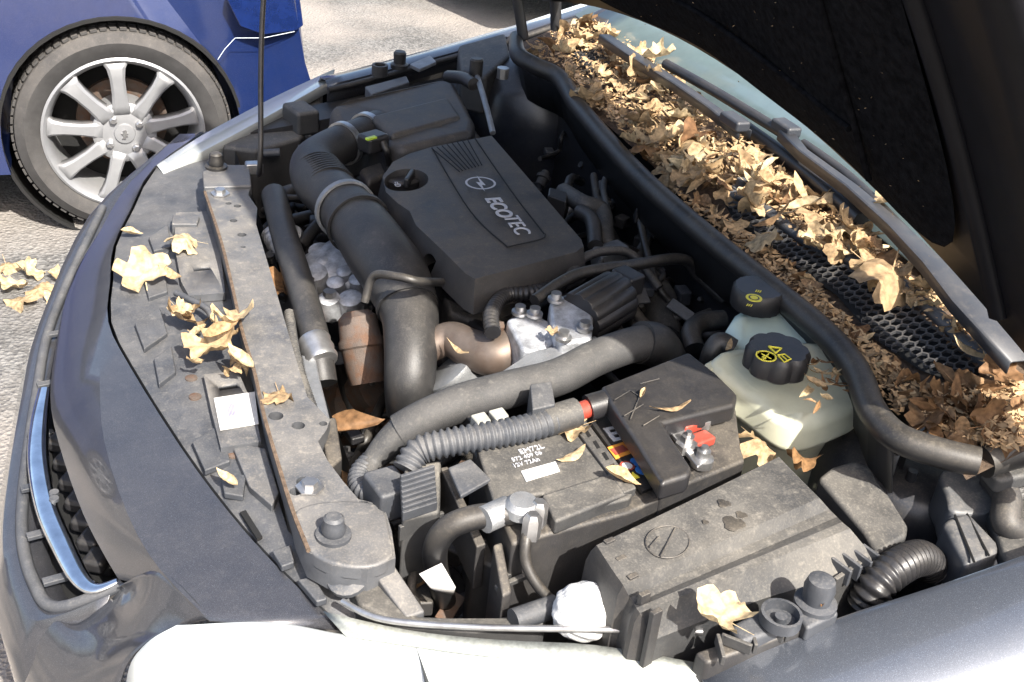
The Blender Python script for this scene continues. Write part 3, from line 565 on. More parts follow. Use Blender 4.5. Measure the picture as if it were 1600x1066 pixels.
# --- finned control module
MO = slab('control_module', [(632, 728, .835), (690, 718, .835), (688, 800, .81), (628, 812, .81)], .10, PLD, CAR, bevel=.004)
for i in range(8): box('cooling_fin', V((652+i*.5, 742+i*8, .838-.003*i)), (.042, .004, .012), GREYP, MO, rz=.25, bevel=.001)
for i in range(5): box('cooling_fin', V((658, 822+i*9, .79-.012*i)), (.055, .005, .02), PLD, MO, rz=.25, bevel=.001)
slab('module_bracket', [(700, 730, .85), (735, 716, .85), (768, 748, .85), (720, 775, .85)], .006, GREYP, CAR, bevel=.002)
slab('module_bracket', [(688, 730, .83), (700, 728, .83), (760, 850, .80), (745, 855, .80)], .06, PL, CAR, bevel=.002)
box('module_plug', (605, 772, .80), (.04, .05, .04), GREYP, CAR, rz=.2, bevel=.005)
slab('headlamp_carrier', [(545, 900, .77), (610, 890, .77), (650, 960, .765), (760, 965, .77), (850, 950, .78), (855, 972, .78), (740, 985, .775), (620, 975, .765), (560, 945, .765)], .06, PLD, CAR, bevel=.006)
lathe('lamp_adjuster', (835, 958, .785), [(.012, -.025), (.012, .025)], GREYP, CAR, axis=(1, .2, 0), n=16)
slab('carrier_leg', [(580, 890, .78), (615, 880, .78), (665, 955, .765), (635, 965, .765)], .02, SLAM, CAR, bevel=.003)
lathe('carrier_grommet', (545, 905, .77), [(.022, 0), (.022, .006), (.012, .008), (.008, .006)], SLAM, CAR, axis=(-.3, -.3, 1), n=18)
# --- fuse box
fb = [[(932, 852, .862), (1075, 784, .866), (1217, 714, .868)], [(955, 888, .864), (1105, 818, .868), (1250, 748, .87)], [(974, 915, .862), (1130, 845, .866), (1280, 778, .868)], [(984, 934, .849), (1146, 862, .853), (1296, 796, .855)],
      [(990, 944, .848), (1156, 873, .852), (1308, 808, .854)], [(994, 950, .854), (1162, 880, .858), (1316, 816, .86)], [(1000, 958, .853), (1170, 889, .857), (1328, 826, .859)], [(1012, 985, .834), (1188, 915, .838), (1358, 862, .841)], [(1022, 1000, .825), (1195, 935, .83), (1366, 886, .832)]]
rows = [[V(p) for p in r_] for r_ in fb]
rows.insert(0, [p+Vector((-.002, .006, -.012)) for p in rows[0]]); rows.insert(0, [p+Vector((-.002, .004, -.10)) for p in rows[0]]); rows.append([p+Vector((0, -.004, -.1)) for p in rows[-1]])
FB = loft('fuse_box', rows, PLD, CAR, ang=25, smooth=3)
L_ = [r_[0] for r_ in rows]; R_ = [r_[-1] for r_ in rows]
for e, sx in ((L_, -1), (R_, 1)):
    loft('fuse_box_side', [[p for p in e], [p+Vector((sx*.004, 0, -.012)) for p in e], [Vector((p.x+sx*.006, p.y, .72)) for p in e]], PL, FB, ang=25)
for i in range(5): box('fuse_box_rib', V((945+i*18, 885+i*28, .83)), (.012, .006, .07), PL, FB, rz=.3, bevel=.001)
for i in range(4): box('fuse_box_clip', V((1312+i*16, 893-i*7, .835)), (.004, .026, .02), GREYP, FB, rz=.3, bevel=.001)
box('fuse_box_clip', V((1335, 893, .828)), (.075, .005, .02), PLD, FB, rz=.38, bevel=.001)
mk = [V((1043+34*cos(t*2*pi/28), 847+25*sin(t*2*pi/28), .8665)) for t in range(29)]; tube('moulded_mark', mk, .0009, PL, FB, n=5, res=2)
for a_, b_ in (((1055, 825), (1032, 870)), ((1015, 855), (1030, 838)), ((1212, 760), (1240, 765)), ((1235, 750), (1222, 778)), ((1192, 740), (1215, 762))): tube('moulded_mark', [V((*a_, .8678)), V((*b_, .8678))], .0009, PL, FB, n=5)
for px, py, r_ in ((1131, 787, .008), (1146, 818, .013), (1158, 805, .007), (1102, 816, .004)): lathe('oil_spot', (px, py, .8685), [(r_, 0), (r_*.9, .0006)], RUB, FB, n=14, lob=(3, .3))
slab('relay_box', [(1278, 745, .845), (1300, 728, .848), (1335, 718, .85), (1362, 728, .85), (1372, 752, .848), (1390, 772, .845), (1420, 820, .835), (1418, 838, .83), (1372, 866, .828), (1350, 830, .835)], .12, PLD, CAR, bevel=.006)
lathe('wing_stop', (1273, 945, .85), [(.021, 0), (.021, .005), (.014, .007), (.0155, .022), (.013, .032), (.007, .035)], GREYP, CAR, n=20)
slab('stop_bracket', [(1235, 945, .85), (1290, 920, .852), (1312, 958, .852), (1262, 982, .85)], .02, GREYP, CAR, bevel=.004)
slab('wing_bracket', [(1140, 975, .845), (1200, 945, .848), (1245, 950, .848), (1245, 975, .846), (1160, 1005, .842)], .02, GREYP, CAR, bevel=.006)
lathe('wing_socket', (1218, 972, .848), [(.020, 0), (.020, .012), (.017, .012), (.016, .002), (.006, .002), (.006, .008)], GREYP, CAR, n=20)
slab('wing_rail', [(1085, 1018, .825), (1250, 965, .84), (1262, 982, .84), (1105, 1036, .825)], .04, PL, CAR, bevel=.004)
for i in range(5): box('rail_web', V((1125+i*25, 1015-i*9, .836)), (.004, .03, .012), PLD, CAR, rz=.8 if i % 2 else -.3, bevel=.001)
tube('corrugated_hose', [(1352, 945, .80), (1370, 915, .825), (1400, 888, .835), (1435, 872, .825), (1455, 885, .80)], .020, PLC, CAR, n=22, corr=(.0075, .0035))
# white foam lump wedged behind the headlamp
bm = bmesh.new(); bmesh.ops.create_icosphere(bm, subdivisions=5, radius=.031)
for v in bm.verts:
    d = v.co.normalized(); k = 1+.05*sin(5*d.x+3*d.y)*cos(4*d.y)+.025*sin(13*d.z+5*d.x)+.012*sin(31*d.y+9*d.x); v.co = Vector((v.co.x*k, v.co.y*k*.9, v.co.z*k*1.0))
me = bpy.data.meshes.new('f'); bm.to_mesh(me); bm.free(); me.polygons.foreach_set('use_smooth', [True]*len(me.polygons))
fo = link('foam_lump', me, FOAM); fo.location = V((912, 955, .80)); tag(fo, 'white crumbly foam lump wedged between battery tray and headlamp', 'foam')
# --- reservoirs
bfm = slab('brake_fluid_reservoir', [(1135, 505, .90), (1150, 480, .912), (1180, 462, .92), (1240, 465, .92), (1285, 500, .91), (1290, 540, .90), (1200, 560, .89), (1140, 535, .895)], .12, TANKB, CAR, bevel=.02, seg=4)
lathe('reservoir_cap', (1180, 478, .918), [(.033, 0), (.034, .006), (.034, .024), (.031, .028)], PLC, bfm, n=36, lob=(18, .03))
for r_, h in ((.0105, .0006), (.007, .0009)): lathe('cap_symbol', (1178, 466, .9465), [(r_, 0), (r_, h)], YEL if r_ > .008 else PLC, bfm, n=20)
lathe('cap_symbol', (1178, 466, .9465), [(.005, 0), (.005, .0012)], YEL, bfm, n=16)
for px, py in ((1185, 455), (1171, 477)):
    for k in (-1, 0, 1): tube('cap_mark', [V((px+k*3.2-1, py+k*.6+1.2, .9470)), V((px+k*3.2+1, py+k*.6-1.2, .9470))], .0007, YEL, bfm, n=5)
slab('yellow_tab', [(1210, 464, .925), (1228, 462, .925), (1240, 474, .922), (1222, 474, .922)], .01, YEL, bfm, bevel=.002)
ct = slab('coolant_reservoir', rnd([(1108, 565, .89), (1125, 545, .90), (1170, 535, .91), (1260, 528, .915), (1320, 540, .91), (1352, 585, .90), (1356, 620, .89), (1300, 650, .875), (1255, 662, .865), (1215, 650, .868), (1165, 612, .875), (1122, 590, .88)]), .05, TANK, CAR, bevel=.018, seg=4)
def grow(pts, dz): return [(x, y, z+dz) for x, y, z in pts]
low = [(1108, 578, .862), (1352, 622, .855), (1357, 640, .85), (1340, 652, .845), (1262, 678, .835), (1215, 668, .838), (1165, 632, .845), (1118, 605, .85)]
slab('tank_seam', low, .006, TANK, ct, bevel=.002)
slab('tank_lower_half', [(1125, 600, .846), (1345, 636, .846), (1338, 650, .84), (1262, 672, .83), (1218, 664, .832), (1168, 630, .84)], .13, TANK, ct, bevel=.012, seg=3)
lathe('reservoir_cap', (1209, 578, .905), [(.034, 0), (.039, .004), (.039, .026), (.035, .032)], PLC, ct, n=48, lob=(8, .1))
zc_ = .9378
lathe('cap_symbol', (1197, 557, zc_-.0004), [(.0125, 0), (.0125, .0008), (.0105, .0008), (.0105, 0)], YEL, ct, n=28)
def outline(pts, w_=.0009, closed=True):
    P = [V((x, y, zc_)) for x, y in pts]; P = P+[P[0]] if closed else P
    for a, b_ in zip(P, P[1:]): tube('cap_symbol', [a, b_], w_, YEL, ct, n=5)
outline([(1190, 553), (1205, 561)], closed=False); outline([(1201, 553), (1194, 560)], closed=False); slab('cap_symbol', [(1190, 557, zc_), (1195, 555, zc_), (1198, 560, zc_), (1193, 562, zc_)], .0006, YEL, ct, bevel=0)
outline([(1201, 541.5), (1221, 544.5), (1212, 552)], .0012); outline([(1215, 555), (1226, 553.5), (1236, 561), (1225.5, 566)]); outline([(1221, 555), (1230, 563)], closed=False)
tube('overflow_hose', [(1145, 545, .89), (1125, 535, .895), (1112, 552, .88), (1105, 580, .85)], .013, RUB, CAR, n=12)
slab('tank_lug', [(1100, 568, .885), (1115, 560, .887), (1125, 572, .885), (1108, 580, .883)], .02, TANK, ct, bevel=.003)
# --- near strut tower, hinge brackets
lathe('strut_tower', V((1430, 745, .78)), [(.13, -.3), (.125, 0), (.115, .03), (.10, .045), (.06, .05)], TOWER, CAR, n=36)
lathe('tower_stud', (1388, 740, .83), [(.006, 0), (.006, .03)], STEEL, CAR, n=8); lathe('tower_stud', (1420, 757, .82), [(.006, 0), (.006, .02)], DARK, CAR, n=8)
hb = slab('hinge_bracket', rnd([(1468, 740, .86), (1498, 728, .87), (1545, 745, .87), (1562, 785, .86), (1540, 800, .85), (1490, 800, .85), (1478, 772, .855)]), .05, SLAM, CAR, bevel=.01, seg=3)
slab('hinge_cover', [(1472, 812, .845), (1512, 795, .85), (1560, 845, .845), (1565, 862, .842), (1510, 885, .838)], .06, SLAM, CAR, bevel=.008)
for a_, b_ in (((1492, 805), (1522, 878)), ((1508, 798), (1545, 868))): tube('cover_groove', [V((*a_, .8475)), V((*b_, .842))], .0015, BLACK, CAR, n=5)
tube('bracket_loop', [(1550, 745, .88), (1572, 775, .875), (1572, 815, .86), (1590, 830, .85)], .016, PL, CAR, n=12)
slab('wing_liner', [(1535, 722, .91), (1610, 706, .91), (1640, 735, .91), (1560, 752, .90)], .02, PLD, CAR, bevel=.005)
slab('wing_liner', [(1545, 800, .85), (1640, 760, .87), (1710, 830, .87), (1572, 880, .845)], .02, PLD, CAR, bevel=.004)
tube('wing_seal', [(1536, 722, .925), (1580, 708, .93), (1660, 690, .935)], .018, RUB, CAR, n=14)
# --- cowl
def cz(x): return .930+(x-.655)*.42
def on_cowl(px, py, dz=0):
    z = .95
    for _ in range(12):
        p = at(px, py, z); z = cz(p.x)+dz
    return at(px, py, z)
ys = [-.78+.13*i for i in range(13)]
link_rows = [[Vector((x-.03*(abs(y)/.78)**3, max(y, -.69+.0001*k), cz(x))) for k, y in enumerate(ys)] for x in (.655, .70, .74, .775, .80)]; link_rows = [[p+Vector((0, 0, -.012)) for p in r_] for r_ in link_rows]
loft('scuttle_panel', link_rows, SOIL, CAR, ang=60)
seal = [(806, 58, .955), (810, 86, .95), (838, 104, .945), (874, 122, .94), (902, 165, .935), (945, 217, .935), (1005, 282, .935), (1100, 366, .935), (1200, 447, .935), (1288, 520, .933), (1338, 580, .932), (1362, 640, .93), (1400, 682, .93), (1462, 706, .93), (1528, 722, .93)]
tube('scuttle_seal', seal, [.013]+[.0165]*14, RUB, CAR, n=16, res=8)
loft('scuttle_flange', [[V(p)+Vector((-.006, 0, -.012)) for p in seal[:-2]], [V(p)+Vector((.004, 0, -.022)) for p in seal[:-2]], [V(p)+Vector((.02, 0, -.08)) for p in seal[:-2]]], DARK, CAR, thick=.002, smooth=3)
# honeycomb air grille
poly = [(1135, 312), (1165, 318), (1260, 385), (1360, 428), (1420, 465), (1490, 530), (1540, 572), (1500, 592), (1440, 568), (1370, 520), (1310, 452), (1230, 398), (1150, 338)]
def inside(x, y, P):
    r_ = False; j = len(P)-1
    for i in range(len(P)):
        if (P[i][1] > y) != (P[j][1] > y) and x < (P[j][0]-P[i][0])*(y-P[i][1])/(P[j][1]-P[i][1])+P[i][0]: r_ = not r_
        j = i
    return r_
PW = [on_cowl(x, y, .012) for x, y in poly]; pw = [(p.x, p.y) for p in PW]
poly2 = [(890, 70), (925, 62), (960, 100), (925, 112)]; pw2 = [(p.x, p.y) for p in (on_cowl(x, y, .012) for x, y in poly2)]
s_ = .0074
for region in (pw, pw2):
    vs, fs = [], []
    for i in range(-10, 40):
        for j in range(-80, 90):
            x = .62+i*s_*1.5; y = j*s_*1.732+(i % 2)*s_*.866
            if inside(x, y, region):
                b0 = len(vs)
                for k in range(6):
                    th = pi/3*k
                    for rr, dz in ((s_*1.0, .012), (s_*.86, .012), (s_*.86, .0085)): xx = x+rr*cos(th); vs.append((xx, y+rr*sin(th), cz(xx)+dz))
                for k in range(6):
                    k2 = (k+1) % 6
                    for q in (0, 1): fs.append((b0+3*k+q, b0+3*k+q+1, b0+3*k2+q+1, b0+3*k2+q))
    me = bpy.data.meshes.new('hex'); me.from_pydata(vs, [], fs)
    bm = bmesh.new(); bm.from_mesh(me); bmesh.ops.remove_doubles(bm, verts=bm.verts, dist=.0004); bm.to_mesh(me); bm.free(); link('honeycomb_grille', me, HEXM, CAR)
for P_ in (PW, [on_cowl(x, y, .012) for x, y in poly2]): link('grille_void', mesh([p+Vector((0, 0, -.009)) for p in P_], [tuple(range(len(P_)))], False), BLACK, CAR)
rim_ = [(1140, 305), (1172, 312), (1262, 376), (1362, 420), (1425, 458), (1495, 522), (1550, 572)]
tube('grille_rail', [on_cowl(x, y, .012) for x, y in rim_], .009, GREYP, CAR, n=10)
lathe('scuttle_stud', on_cowl(1157, 300, .01), [(.014, 0), (.014, .008), (.009, .01), (.009, .02)], GREYP, CAR, n=14)
# wipers
def bar(name, pts, w_, h, m, parent):
    P = [V(p) for p in pts]; rows = []
    for i, p in enumerate(P):
        t = (P[min(i+1, len(P)-1)]-P[max(i-1, 0)]).normalized(); s = t.cross(Vector((0, 0, 1))).normalized(); wi = w_[i] if isinstance(w_, list) else w_
        rows.append([p-s*wi+Vector((0, 0, -h)), p-s*wi, p-s*wi*.8+Vector((0, 0, h*.12)), p+s*wi*.8+Vector((0, 0, h*.12)), p+s*wi, p+s*wi+Vector((0, 0, -h))])
    return loft(name, rows, m, parent, thick=.002, ang=35)
bar('wiper_arm', [(945, 55, 1.01), (990, 85, 1.015), (1060, 130, 1.015), (1110, 165, 1.015), (1165, 205, 1.01)], [.012, .012, .010, .009, .012], .014, WIPER, CAR)
bar('wiper_arm', [(1228, 205, 1.03), (1255, 235, 1.03), (1330, 290, 1.03), (1400, 350, 1.03), (1460, 410, 1.03), (1510, 470, 1.025), (1600, 565, 1.01)], [.012, .008, .009, .012, .015, .018, .019], .014, WIPER, CAR)
box('wiper_joint', (1148, 190, 1.018), (.026, .055, .018), WIPER, CAR, rz=.05, bevel=.005); box('wiper_joint', (1228, 200, 1.032), (.026, .05, .018), WIPER, CAR, rz=.05, bevel=.005)
tube('wiper_blade', [(1040, 100, 1.02), (1120, 145, 1.022), (1235, 215, 1.025)], .009, PLC, CAR, n=8); tube('wiper_blade', [(1165, 200, .995), (1260, 270, .995), (1345, 345, .995)], .012, PLC, CAR, n=8)
tube('wiper_blade', [(1255, 225, 1.02), (1330, 280, 1.022), (1420, 370, 1.02)], .008, PLC, CAR, n=8)
# windscreen
ws = [[Vector((.79-.03*(y/.75)**2, y, .985)) for y in ys], [Vector((1.15-.06*(y/.75)**2, y*.97, 1.17)) for y in ys], [Vector((1.6-.08*(y/.75)**2, y*.88, 1.42)) for y in ys]]
loft('windscreen', ws, GLASS, CAR, thick=.005, ang=60)
link('roof', mesh([(1.6, -.62, 1.42), (1.6, .62, 1.42), (2.9, .62, 1.44), (2.9, -.62, 1.44)], [(0, 1, 2, 3)]), PAINT, CAR)
for s in (-1, 1):
    tube('pillar', [Vector((.80, s*.74, .97)), Vector((1.15, s*.72, 1.17)), Vector((1.6, s*.65, 1.42))], .035, PAINT, CAR, n=10)
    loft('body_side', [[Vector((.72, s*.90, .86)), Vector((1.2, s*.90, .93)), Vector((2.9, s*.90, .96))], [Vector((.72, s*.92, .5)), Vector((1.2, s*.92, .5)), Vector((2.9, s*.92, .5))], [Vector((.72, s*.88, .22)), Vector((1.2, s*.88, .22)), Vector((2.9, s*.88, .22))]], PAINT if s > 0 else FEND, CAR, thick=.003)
    lathe('wheel', Vector((.42, s*.80, .32)), [(.12, -.1), (.2, -.1), (.30, -.1), (.32, -.08), (.32, .08), (.30, .1), (.2, .1), (.12, .08)], TYRE, CAR, axis=(0, 1, 0), n=36)
# --- bonnet
th = radians(54)
def hood(s, y, off=0):
    zr = 1.135-.09*(y/.7)**2; Lh = .93-.08*(y/.7)**2
    n = Vector((-sin(th), 0, -cos(th)))
    return Vector((.70, y, zr))+Vector((-cos(th), 0, sin(th)))*(s*Lh)+n*(off-.035*sin(pi*min(1, max(0, s)))+.0)
yh = [-.775+1.55*i/24 for i in range(25)]; sh = [i/16 for i in range(17)]
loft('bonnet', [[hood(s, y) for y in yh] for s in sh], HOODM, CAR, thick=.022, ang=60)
def pad(u, v):
    yy = u*.485; s0 = .5+v*.45
    q = (abs(u)**9+abs(v)**9)**(1/9); k = max(abs(u), abs(v))/q if q > 0 else 1
    return .5+v*k*.485, u*k*.57
pr = []
for i in range(21):
    v = -1+i/10; row = []
    for j in range(25):
        u = -1+j/12; s, y = pad(u, v); e = max(abs(u), abs(v)); row.append(hood(s, y, .028+.016*(1-e**8)+.003*sin(u*9)*sin(v*7)))
    pr.append(row)
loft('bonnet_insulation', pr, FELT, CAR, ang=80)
for y0 in (-.62, .62):
    tube('bonnet_rib', [hood(s, y0*(1-.1*s), .024) for s in (.03, .2, .4, .6, .8, .95)], .012, HOODM, CAR, n=8)
tube('bonnet_hinge', [Vector((.70, .73, .97)), Vector((.68, .735, 1.08)), Vector((.62, .73, 1.16))], .012, DARK, CAR, n=8); tube('gas_strut', [V((818, 60, .96)), Vector((.55, .745, 1.25)), Vector((.45, .74, 1.4))], .011, DARK, CAR, n=10)
tube('bonnet_hinge', [Vector((.70, -.75, .95)), Vector((.69, -.75, 1.04)), Vector((.64, -.74, 1.10))], .012, DARK, CAR, n=8)
# felt debris: fine bits stuck to the pad
def scatter_bits(name, pts, smin, smax, m, parent):
    vs, fs = [], []
    for p in pts:
        a = Vector((random.gauss(0, 1), random.gauss(0, 1), random.gauss(0, .6))).normalized()*random.uniform(smin, smax); b_ = a.orthogonal().normalized()*a.length*random.uniform(.15, .5)
        k = len(vs); vs += [p-a, p+b_, p+a, p-b_]; fs.append((k, k+1, k+2, k+3))
    me = bpy.data.meshes.new('bits'); me.from_pydata(vs, [], fs); return tag(link(name, me, m, parent), kind='stuff')
scatter_bits('felt_debris', [hood(*[f(pad(random.uniform(-.95, .95), random.uniform(-.98, -.1))) for f in (lambda q: q[0], lambda q: q[1])], .046) for _ in range(160)], .0004, .0022, LITTER, CAR)
for u0 in (-.72, .72): tube('pad_seam', [hood(*pad(u0, v), .045) for v in (-.9, -.6, -.2, .2, .6, .9)], .004, FELT, CAR, n=8)
tube('pad_seam', [hood(*pad(u, -.78), .045) for u in (-.7, -.4, 0, .4, .7)], .004, FELT, CAR, n=8)
# ================================================================ leaves
def leaf_mesh(kind, seed):
    rd = random.Random(seed); vs, fs = [], []
    if kind == 'maple':
        n = 36; rings = (0, .25, .5, .76, 1.0); cx, cy, tw = rd.uniform(-1.5, 1.5), rd.uniform(-1.2, 1.6), rd.uniform(-1, 1)
        for r_ in rings:
            for k in range(n):
                t = 2*pi*k/n; lob = .62+.30*abs(cos(2.5*(t-pi/2)))**.7+.06*rd.uniform(-1, 1)
                if abs(t-1.5*pi) < .25: lob *= .6
                x, y = r_*lob*cos(t), r_*lob*sin(t); z = .55*(cx*x*x+cy*y*y+tw*x*y)+.14*sin(5*x+seed)*r_+.05*rd.uniform(-1, 1)*r_+.10*sin(9*y+4*x+seed)*r_*r_-.14*abs(cos(2.5*(t-pi/2)))*r_
                vs.append((x, y, z))
        for i in range(4):
            for k in range(n): fs.append((i*n+k, i*n+(k+1) % n, (i+1)*n+(k+1) % n, (i+1)*n+k))
        k = len(vs); vs += [(0.02, -.3, 0), (-.02, -.3, 0), (-.015, -1.15, .2), (.015, -1.15, .2)]; fs.append((k, k+1, k+2, k+3))
    else:
        m = 8; wd = .32 if kind == 'oval' else .2; cx = rd.uniform(-1, 2.2); cy = rd.uniform(-.8, 1.2)
        for i in range(m+1):
            t = i/m; ww = wd*(sin(pi*t**(.8 if kind == 'oval' else 1.7))**.8)+.008
            for q in (-1, -.5, 0, .5, 1):
                x = q*ww; y = (t-.5)*2; vs.append((x, y, cx*x*x*2.6+cy*.45*y*y+.05*rd.uniform(-1, 1)))
        for i in range(m):
            for q in range(4): fs.append((i*5+q, i*5+q+1, i*5+q+6, i*5+q+5))
    me = bpy.data.meshes.new('leaf'); me.from_pydata(vs, [], fs); me.polygons.foreach_set('use_smooth', [True]*len(me.polygons)); return me
MAP = [leaf_mesh('maple', i) for i in range(8)]; OVA = [leaf_mesh('oval', 20+i) for i in range(6)]; SAM = [leaf_mesh('samara', 40+i) for i in range(4)]
for me in MAP+OVA+SAM: me.materials.append(LEAF)
def leaf(p, size, pool, label, group=None, tilt=.5, brown=False, rz=None):
    me = random.choice(pool); o = bpy.data.objects.new('dry_leaf', me); COL.objects.link(o); o.location = p; o.scale = (size, size, size)
    o.rotation_euler = (random.gauss(0, tilt), random.gauss(0, tilt), random.uniform(0, 6.28) if rz is None else rz)
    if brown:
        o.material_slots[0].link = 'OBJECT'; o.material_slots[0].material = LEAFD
    return tag(o, label, 'leaf', group)
def sample(P):
    xs = [p[0] for p in P]; yy = [p[1] for p in P]
    while True:
        x, y = random.uniform(min(xs), max(xs)), random.uniform(min(yy), max(yy))
        if inside(x, y, P): return x, y
Z1 = [(818, 82), (860, 48), (940, 28), (1010, 85), (1110, 170), (1230, 270), (1340, 350), (1450, 450), (1560, 560), (1600, 600), (1600, 640), (1490, 515), (1360, 420), (1240, 358), (1140, 300), (1040, 275), (930, 165), (870, 108)]
Z2 = [(1140, 340), (1230, 405), (1300, 470), (1370, 540), (1440, 600), (1405, 650), (1345, 575), (1275, 505), (1180, 420), (1080, 335), (1040, 282)]
Z3 = [(1440, 600), (1600, 600), (1600, 700), (1545, 698), (1440, 655)]
LC = 'crisp tan dry leaf in the heap along the windscreen scuttle'; GC = 'dry leaves heaped in the scuttle'
for i in range(200):
    x, y = sample(Z1); leaf(on_cowl(x, y, random.uniform(.006, .036)), random.uniform(.017, .034), random.choice((MAP, OVA, MAP, MAP, SAM)), LC, GC, .36, random.random() < .15)
for i in range(28):
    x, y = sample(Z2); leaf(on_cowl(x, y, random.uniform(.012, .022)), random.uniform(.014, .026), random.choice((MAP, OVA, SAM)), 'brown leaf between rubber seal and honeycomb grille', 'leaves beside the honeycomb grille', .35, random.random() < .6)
for i in range(28):
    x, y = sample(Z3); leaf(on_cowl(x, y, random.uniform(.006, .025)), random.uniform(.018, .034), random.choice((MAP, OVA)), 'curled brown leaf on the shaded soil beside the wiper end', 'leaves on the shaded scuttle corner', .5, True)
for px, py, s in ((1395, 428, .05), (1190, 370, .03), (1400, 315, .036), (1030, 88, .034)):
    leaf(on_cowl(px, py, .045), s, MAP, 'large pale maple leaf lying on top of the scuttle leaf heap', 'large maple leaves on the scuttle heap', .2)
scatter_bits('leaf_litter', [on_cowl(*sample(random.choice((Z1, Z1, Z1, Z2, Z3))), random.uniform(.002, .026)) for _ in range(7500)], .002, .008, LITTER, None)
bpy.data.objects['leaf_litter']['label'] = 'fine crumbled leaf litter filling the windscreen scuttle'
for px, py, z, s, pool, lab, br in (
        (225, 428, .765, .045, MAP, 'large curled leaf on the bumper support panel near the paint edge', 0), (290, 372, .785, .03, MAP, 'pale leaf on the slotted bracket of the crossmember', 0),
        (268, 430, .77, .024, OVA, 'small leaf beside the slotted bracket and the large curled leaf', 0), (288, 498, .775, .034, MAP, 'crumpled leaf in the clump over the latch cable', 0),
        (330, 540, .785, .04, MAP, 'broad leaf in the middle of the crossmember clump', 0), (365, 500, .805, .032, MAP, 'leaf leaning on the crossmember above the clump', 0), (345, 520, .80, .028, OVA, 'narrow upright leaf in the crossmember clump', 0),
        (375, 562, .80, .026, OVA, 'folded leaf hanging over the crossmember edge', 0), (437, 615, .803, .026, MAP, 'flat pale leaf lying on the crossmember alone', 0), (355, 750, .768, .018, OVA, 'small leaf scrap in a slot near the bumper edge', 0),
        (205, 365, .755, .018, OVA, 'small leaf caught under the far bumper notch', 0), (428, 445, .76, .04, MAP, 'orange brown leaf behind the crossmember by the radiator hose', 1), (540, 740, .74, .042, MAP, 'brown leaf stuck beside the loom conduit', 1), (548, 668, .72, .045, OVA, 'long brown leaf down beside the radiator end', 1),
        (1048, 638, .892, .024, SAM, 'winged seed lying on the black terminal cover', 0), (1005, 617, .889, .009, OVA, 'tiny leaf on the lit edge of the terminal cover', 0), (1190, 690, .85, .03, MAP, 'crumpled leaf below the coolant reservoir', 0), (1255, 715, .86, .022, MAP, 'leaf caught above the relay box corner', 1),
        (1128, 962, .868, .032, MAP, 'curled leaf on the front edge of the fuse box', 0), (895, 668, .855, .024, MAP, 'crumpled leaf on the battery lid near the cable tape', 0), (893, 712, .853, .02, OVA, 'pale narrow leaf across the battery print', 0), (970, 748, .857, .022, OVA, 'pale leaf on the battery rail', 0), (715, 545, .83, .022, SAM, 'winged seed standing on the exhaust gas pipe', 0),
        (1138, 543, .91, .018, SAM, 'winged seed on the reservoir hose end', 0), (640, 922, .70, .024, OVA, 'curled leaf in the gap behind the headlamp carrier', 1), (1290, 935, .86, .018, OVA, 'leaf scrap behind the near bonnet stop', 1), (862, 518, .88, .01, MAP, 'tiny crumpled leaf on the valve block', 0)):
    leaf(V((px, py, z)), s, pool, lab, None, .3, br)
for i in range(11):
    leaf(V((random.uniform(275, 392), random.uniform(485, 575), .775+random.uniform(0, .012))), random.uniform(.012, .024), random.choice((MAP, OVA)), 'small broken leaf piece in the clump on the crossmember edge', 'leaf pieces on the crossmember edge', .4)
for i in range(22):
    x, y = random.gauss(1290, 30), random.gauss(588, 17); leaf(V((x, y, .922+random.uniform(0, .006))), random.uniform(.010, .018), random.choice((SAM, OVA, SAM)), 'brown winged seed on top of the coolant reservoir', 'seeds on the coolant reservoir', .3, random.random() < .5)
for px, py, s in ((15, 445, .05), (45, 425, .045), (60, 450, .05), (30, 470, .05), (85, 465, .03), (10, 415, .04), (90, 430, .03)):
    leaf(V((px, py, .015)), s, MAP, 'dry leaf lying on the sunlit ground by the blue car', 'leaves on the ground', .3)
# ================================================================ blue car
BC = empty('blue_car', (-.1, 2.7, 0)); tag(BC, 'blue hatchback with silver ten-spoke wheel parked alongside', 'car')
def bcp(o): o.parent = BC; o.matrix_parent_inverse = Matrix.Translation((.1, -2.7, 0)); return o
prof = [(.44, .26), (.455, .42), (.43, .50), (.41, .66), (.36, .86), (.30, .95), (.1, 1.38), (-.5, 1.45), (-1.3, 1.42), (-1.95, .98), (-2.7, .86), (-3.0, .7), (-3.05, .3), (-2.9, .2), (.3, .2)]
Y0, Y1 = 1.93, 3.5; n = len(prof)
def ysh(z): return .0 if z < .9 else (z-.9)*.35
vs = [(x, Y0+ysh(z)+(.05 if x > .38 or x < -2.9 else 0), z) for x, z in prof]+[(x, Y1-ysh(z), z) for x, z in prof]
body = link('body', mesh(vs, [list(range(n)), list(range(2*n-1, n-1, -1))]+[[i, n+i, n+(i+1) % n, (i+1) % n] for i in range(n)]), BLUECAR)
WC = Vector((-.096, 1.96, .30))
cs = [lathe('k', WC+Vector((x, -.2, 0)), [(.332, 0), (.332, .5)], None, axis=(0, 1, 0), n=64) for x in (0, -2.42)]
cut(body, cs); bev(body, .035, 4, 30); bcp(body)
for x in (-.096, -2.516):
    bcp(lathe('wheel_arch', Vector((x, 2.44, .30)), [(.05, 0), (.36, 0), (.34, -.48), (.331, -.48)], BLACK, None, axis=(0, 1, 0), n=48, caps=False))
bcp(loft('side_windows', [[Vector((.18, 1.975, .97)), Vector((-.5, 1.975, .97)), Vector((-1.75, 1.975, .97))], [Vector((.02, 2.07, 1.30)), Vector((-.5, 2.085, 1.36)), Vector((-1.25, 2.08, 1.34))]], BLACK, None, thick=.004))
tv = [(.20, 1.926, .70), (.235, 1.926, .625), (.30, 1.926, .60), (.40, 1.955, .605), (.425, 1.985, .61), (.40, 1.985, .80), (.26, 1.926, .80)]
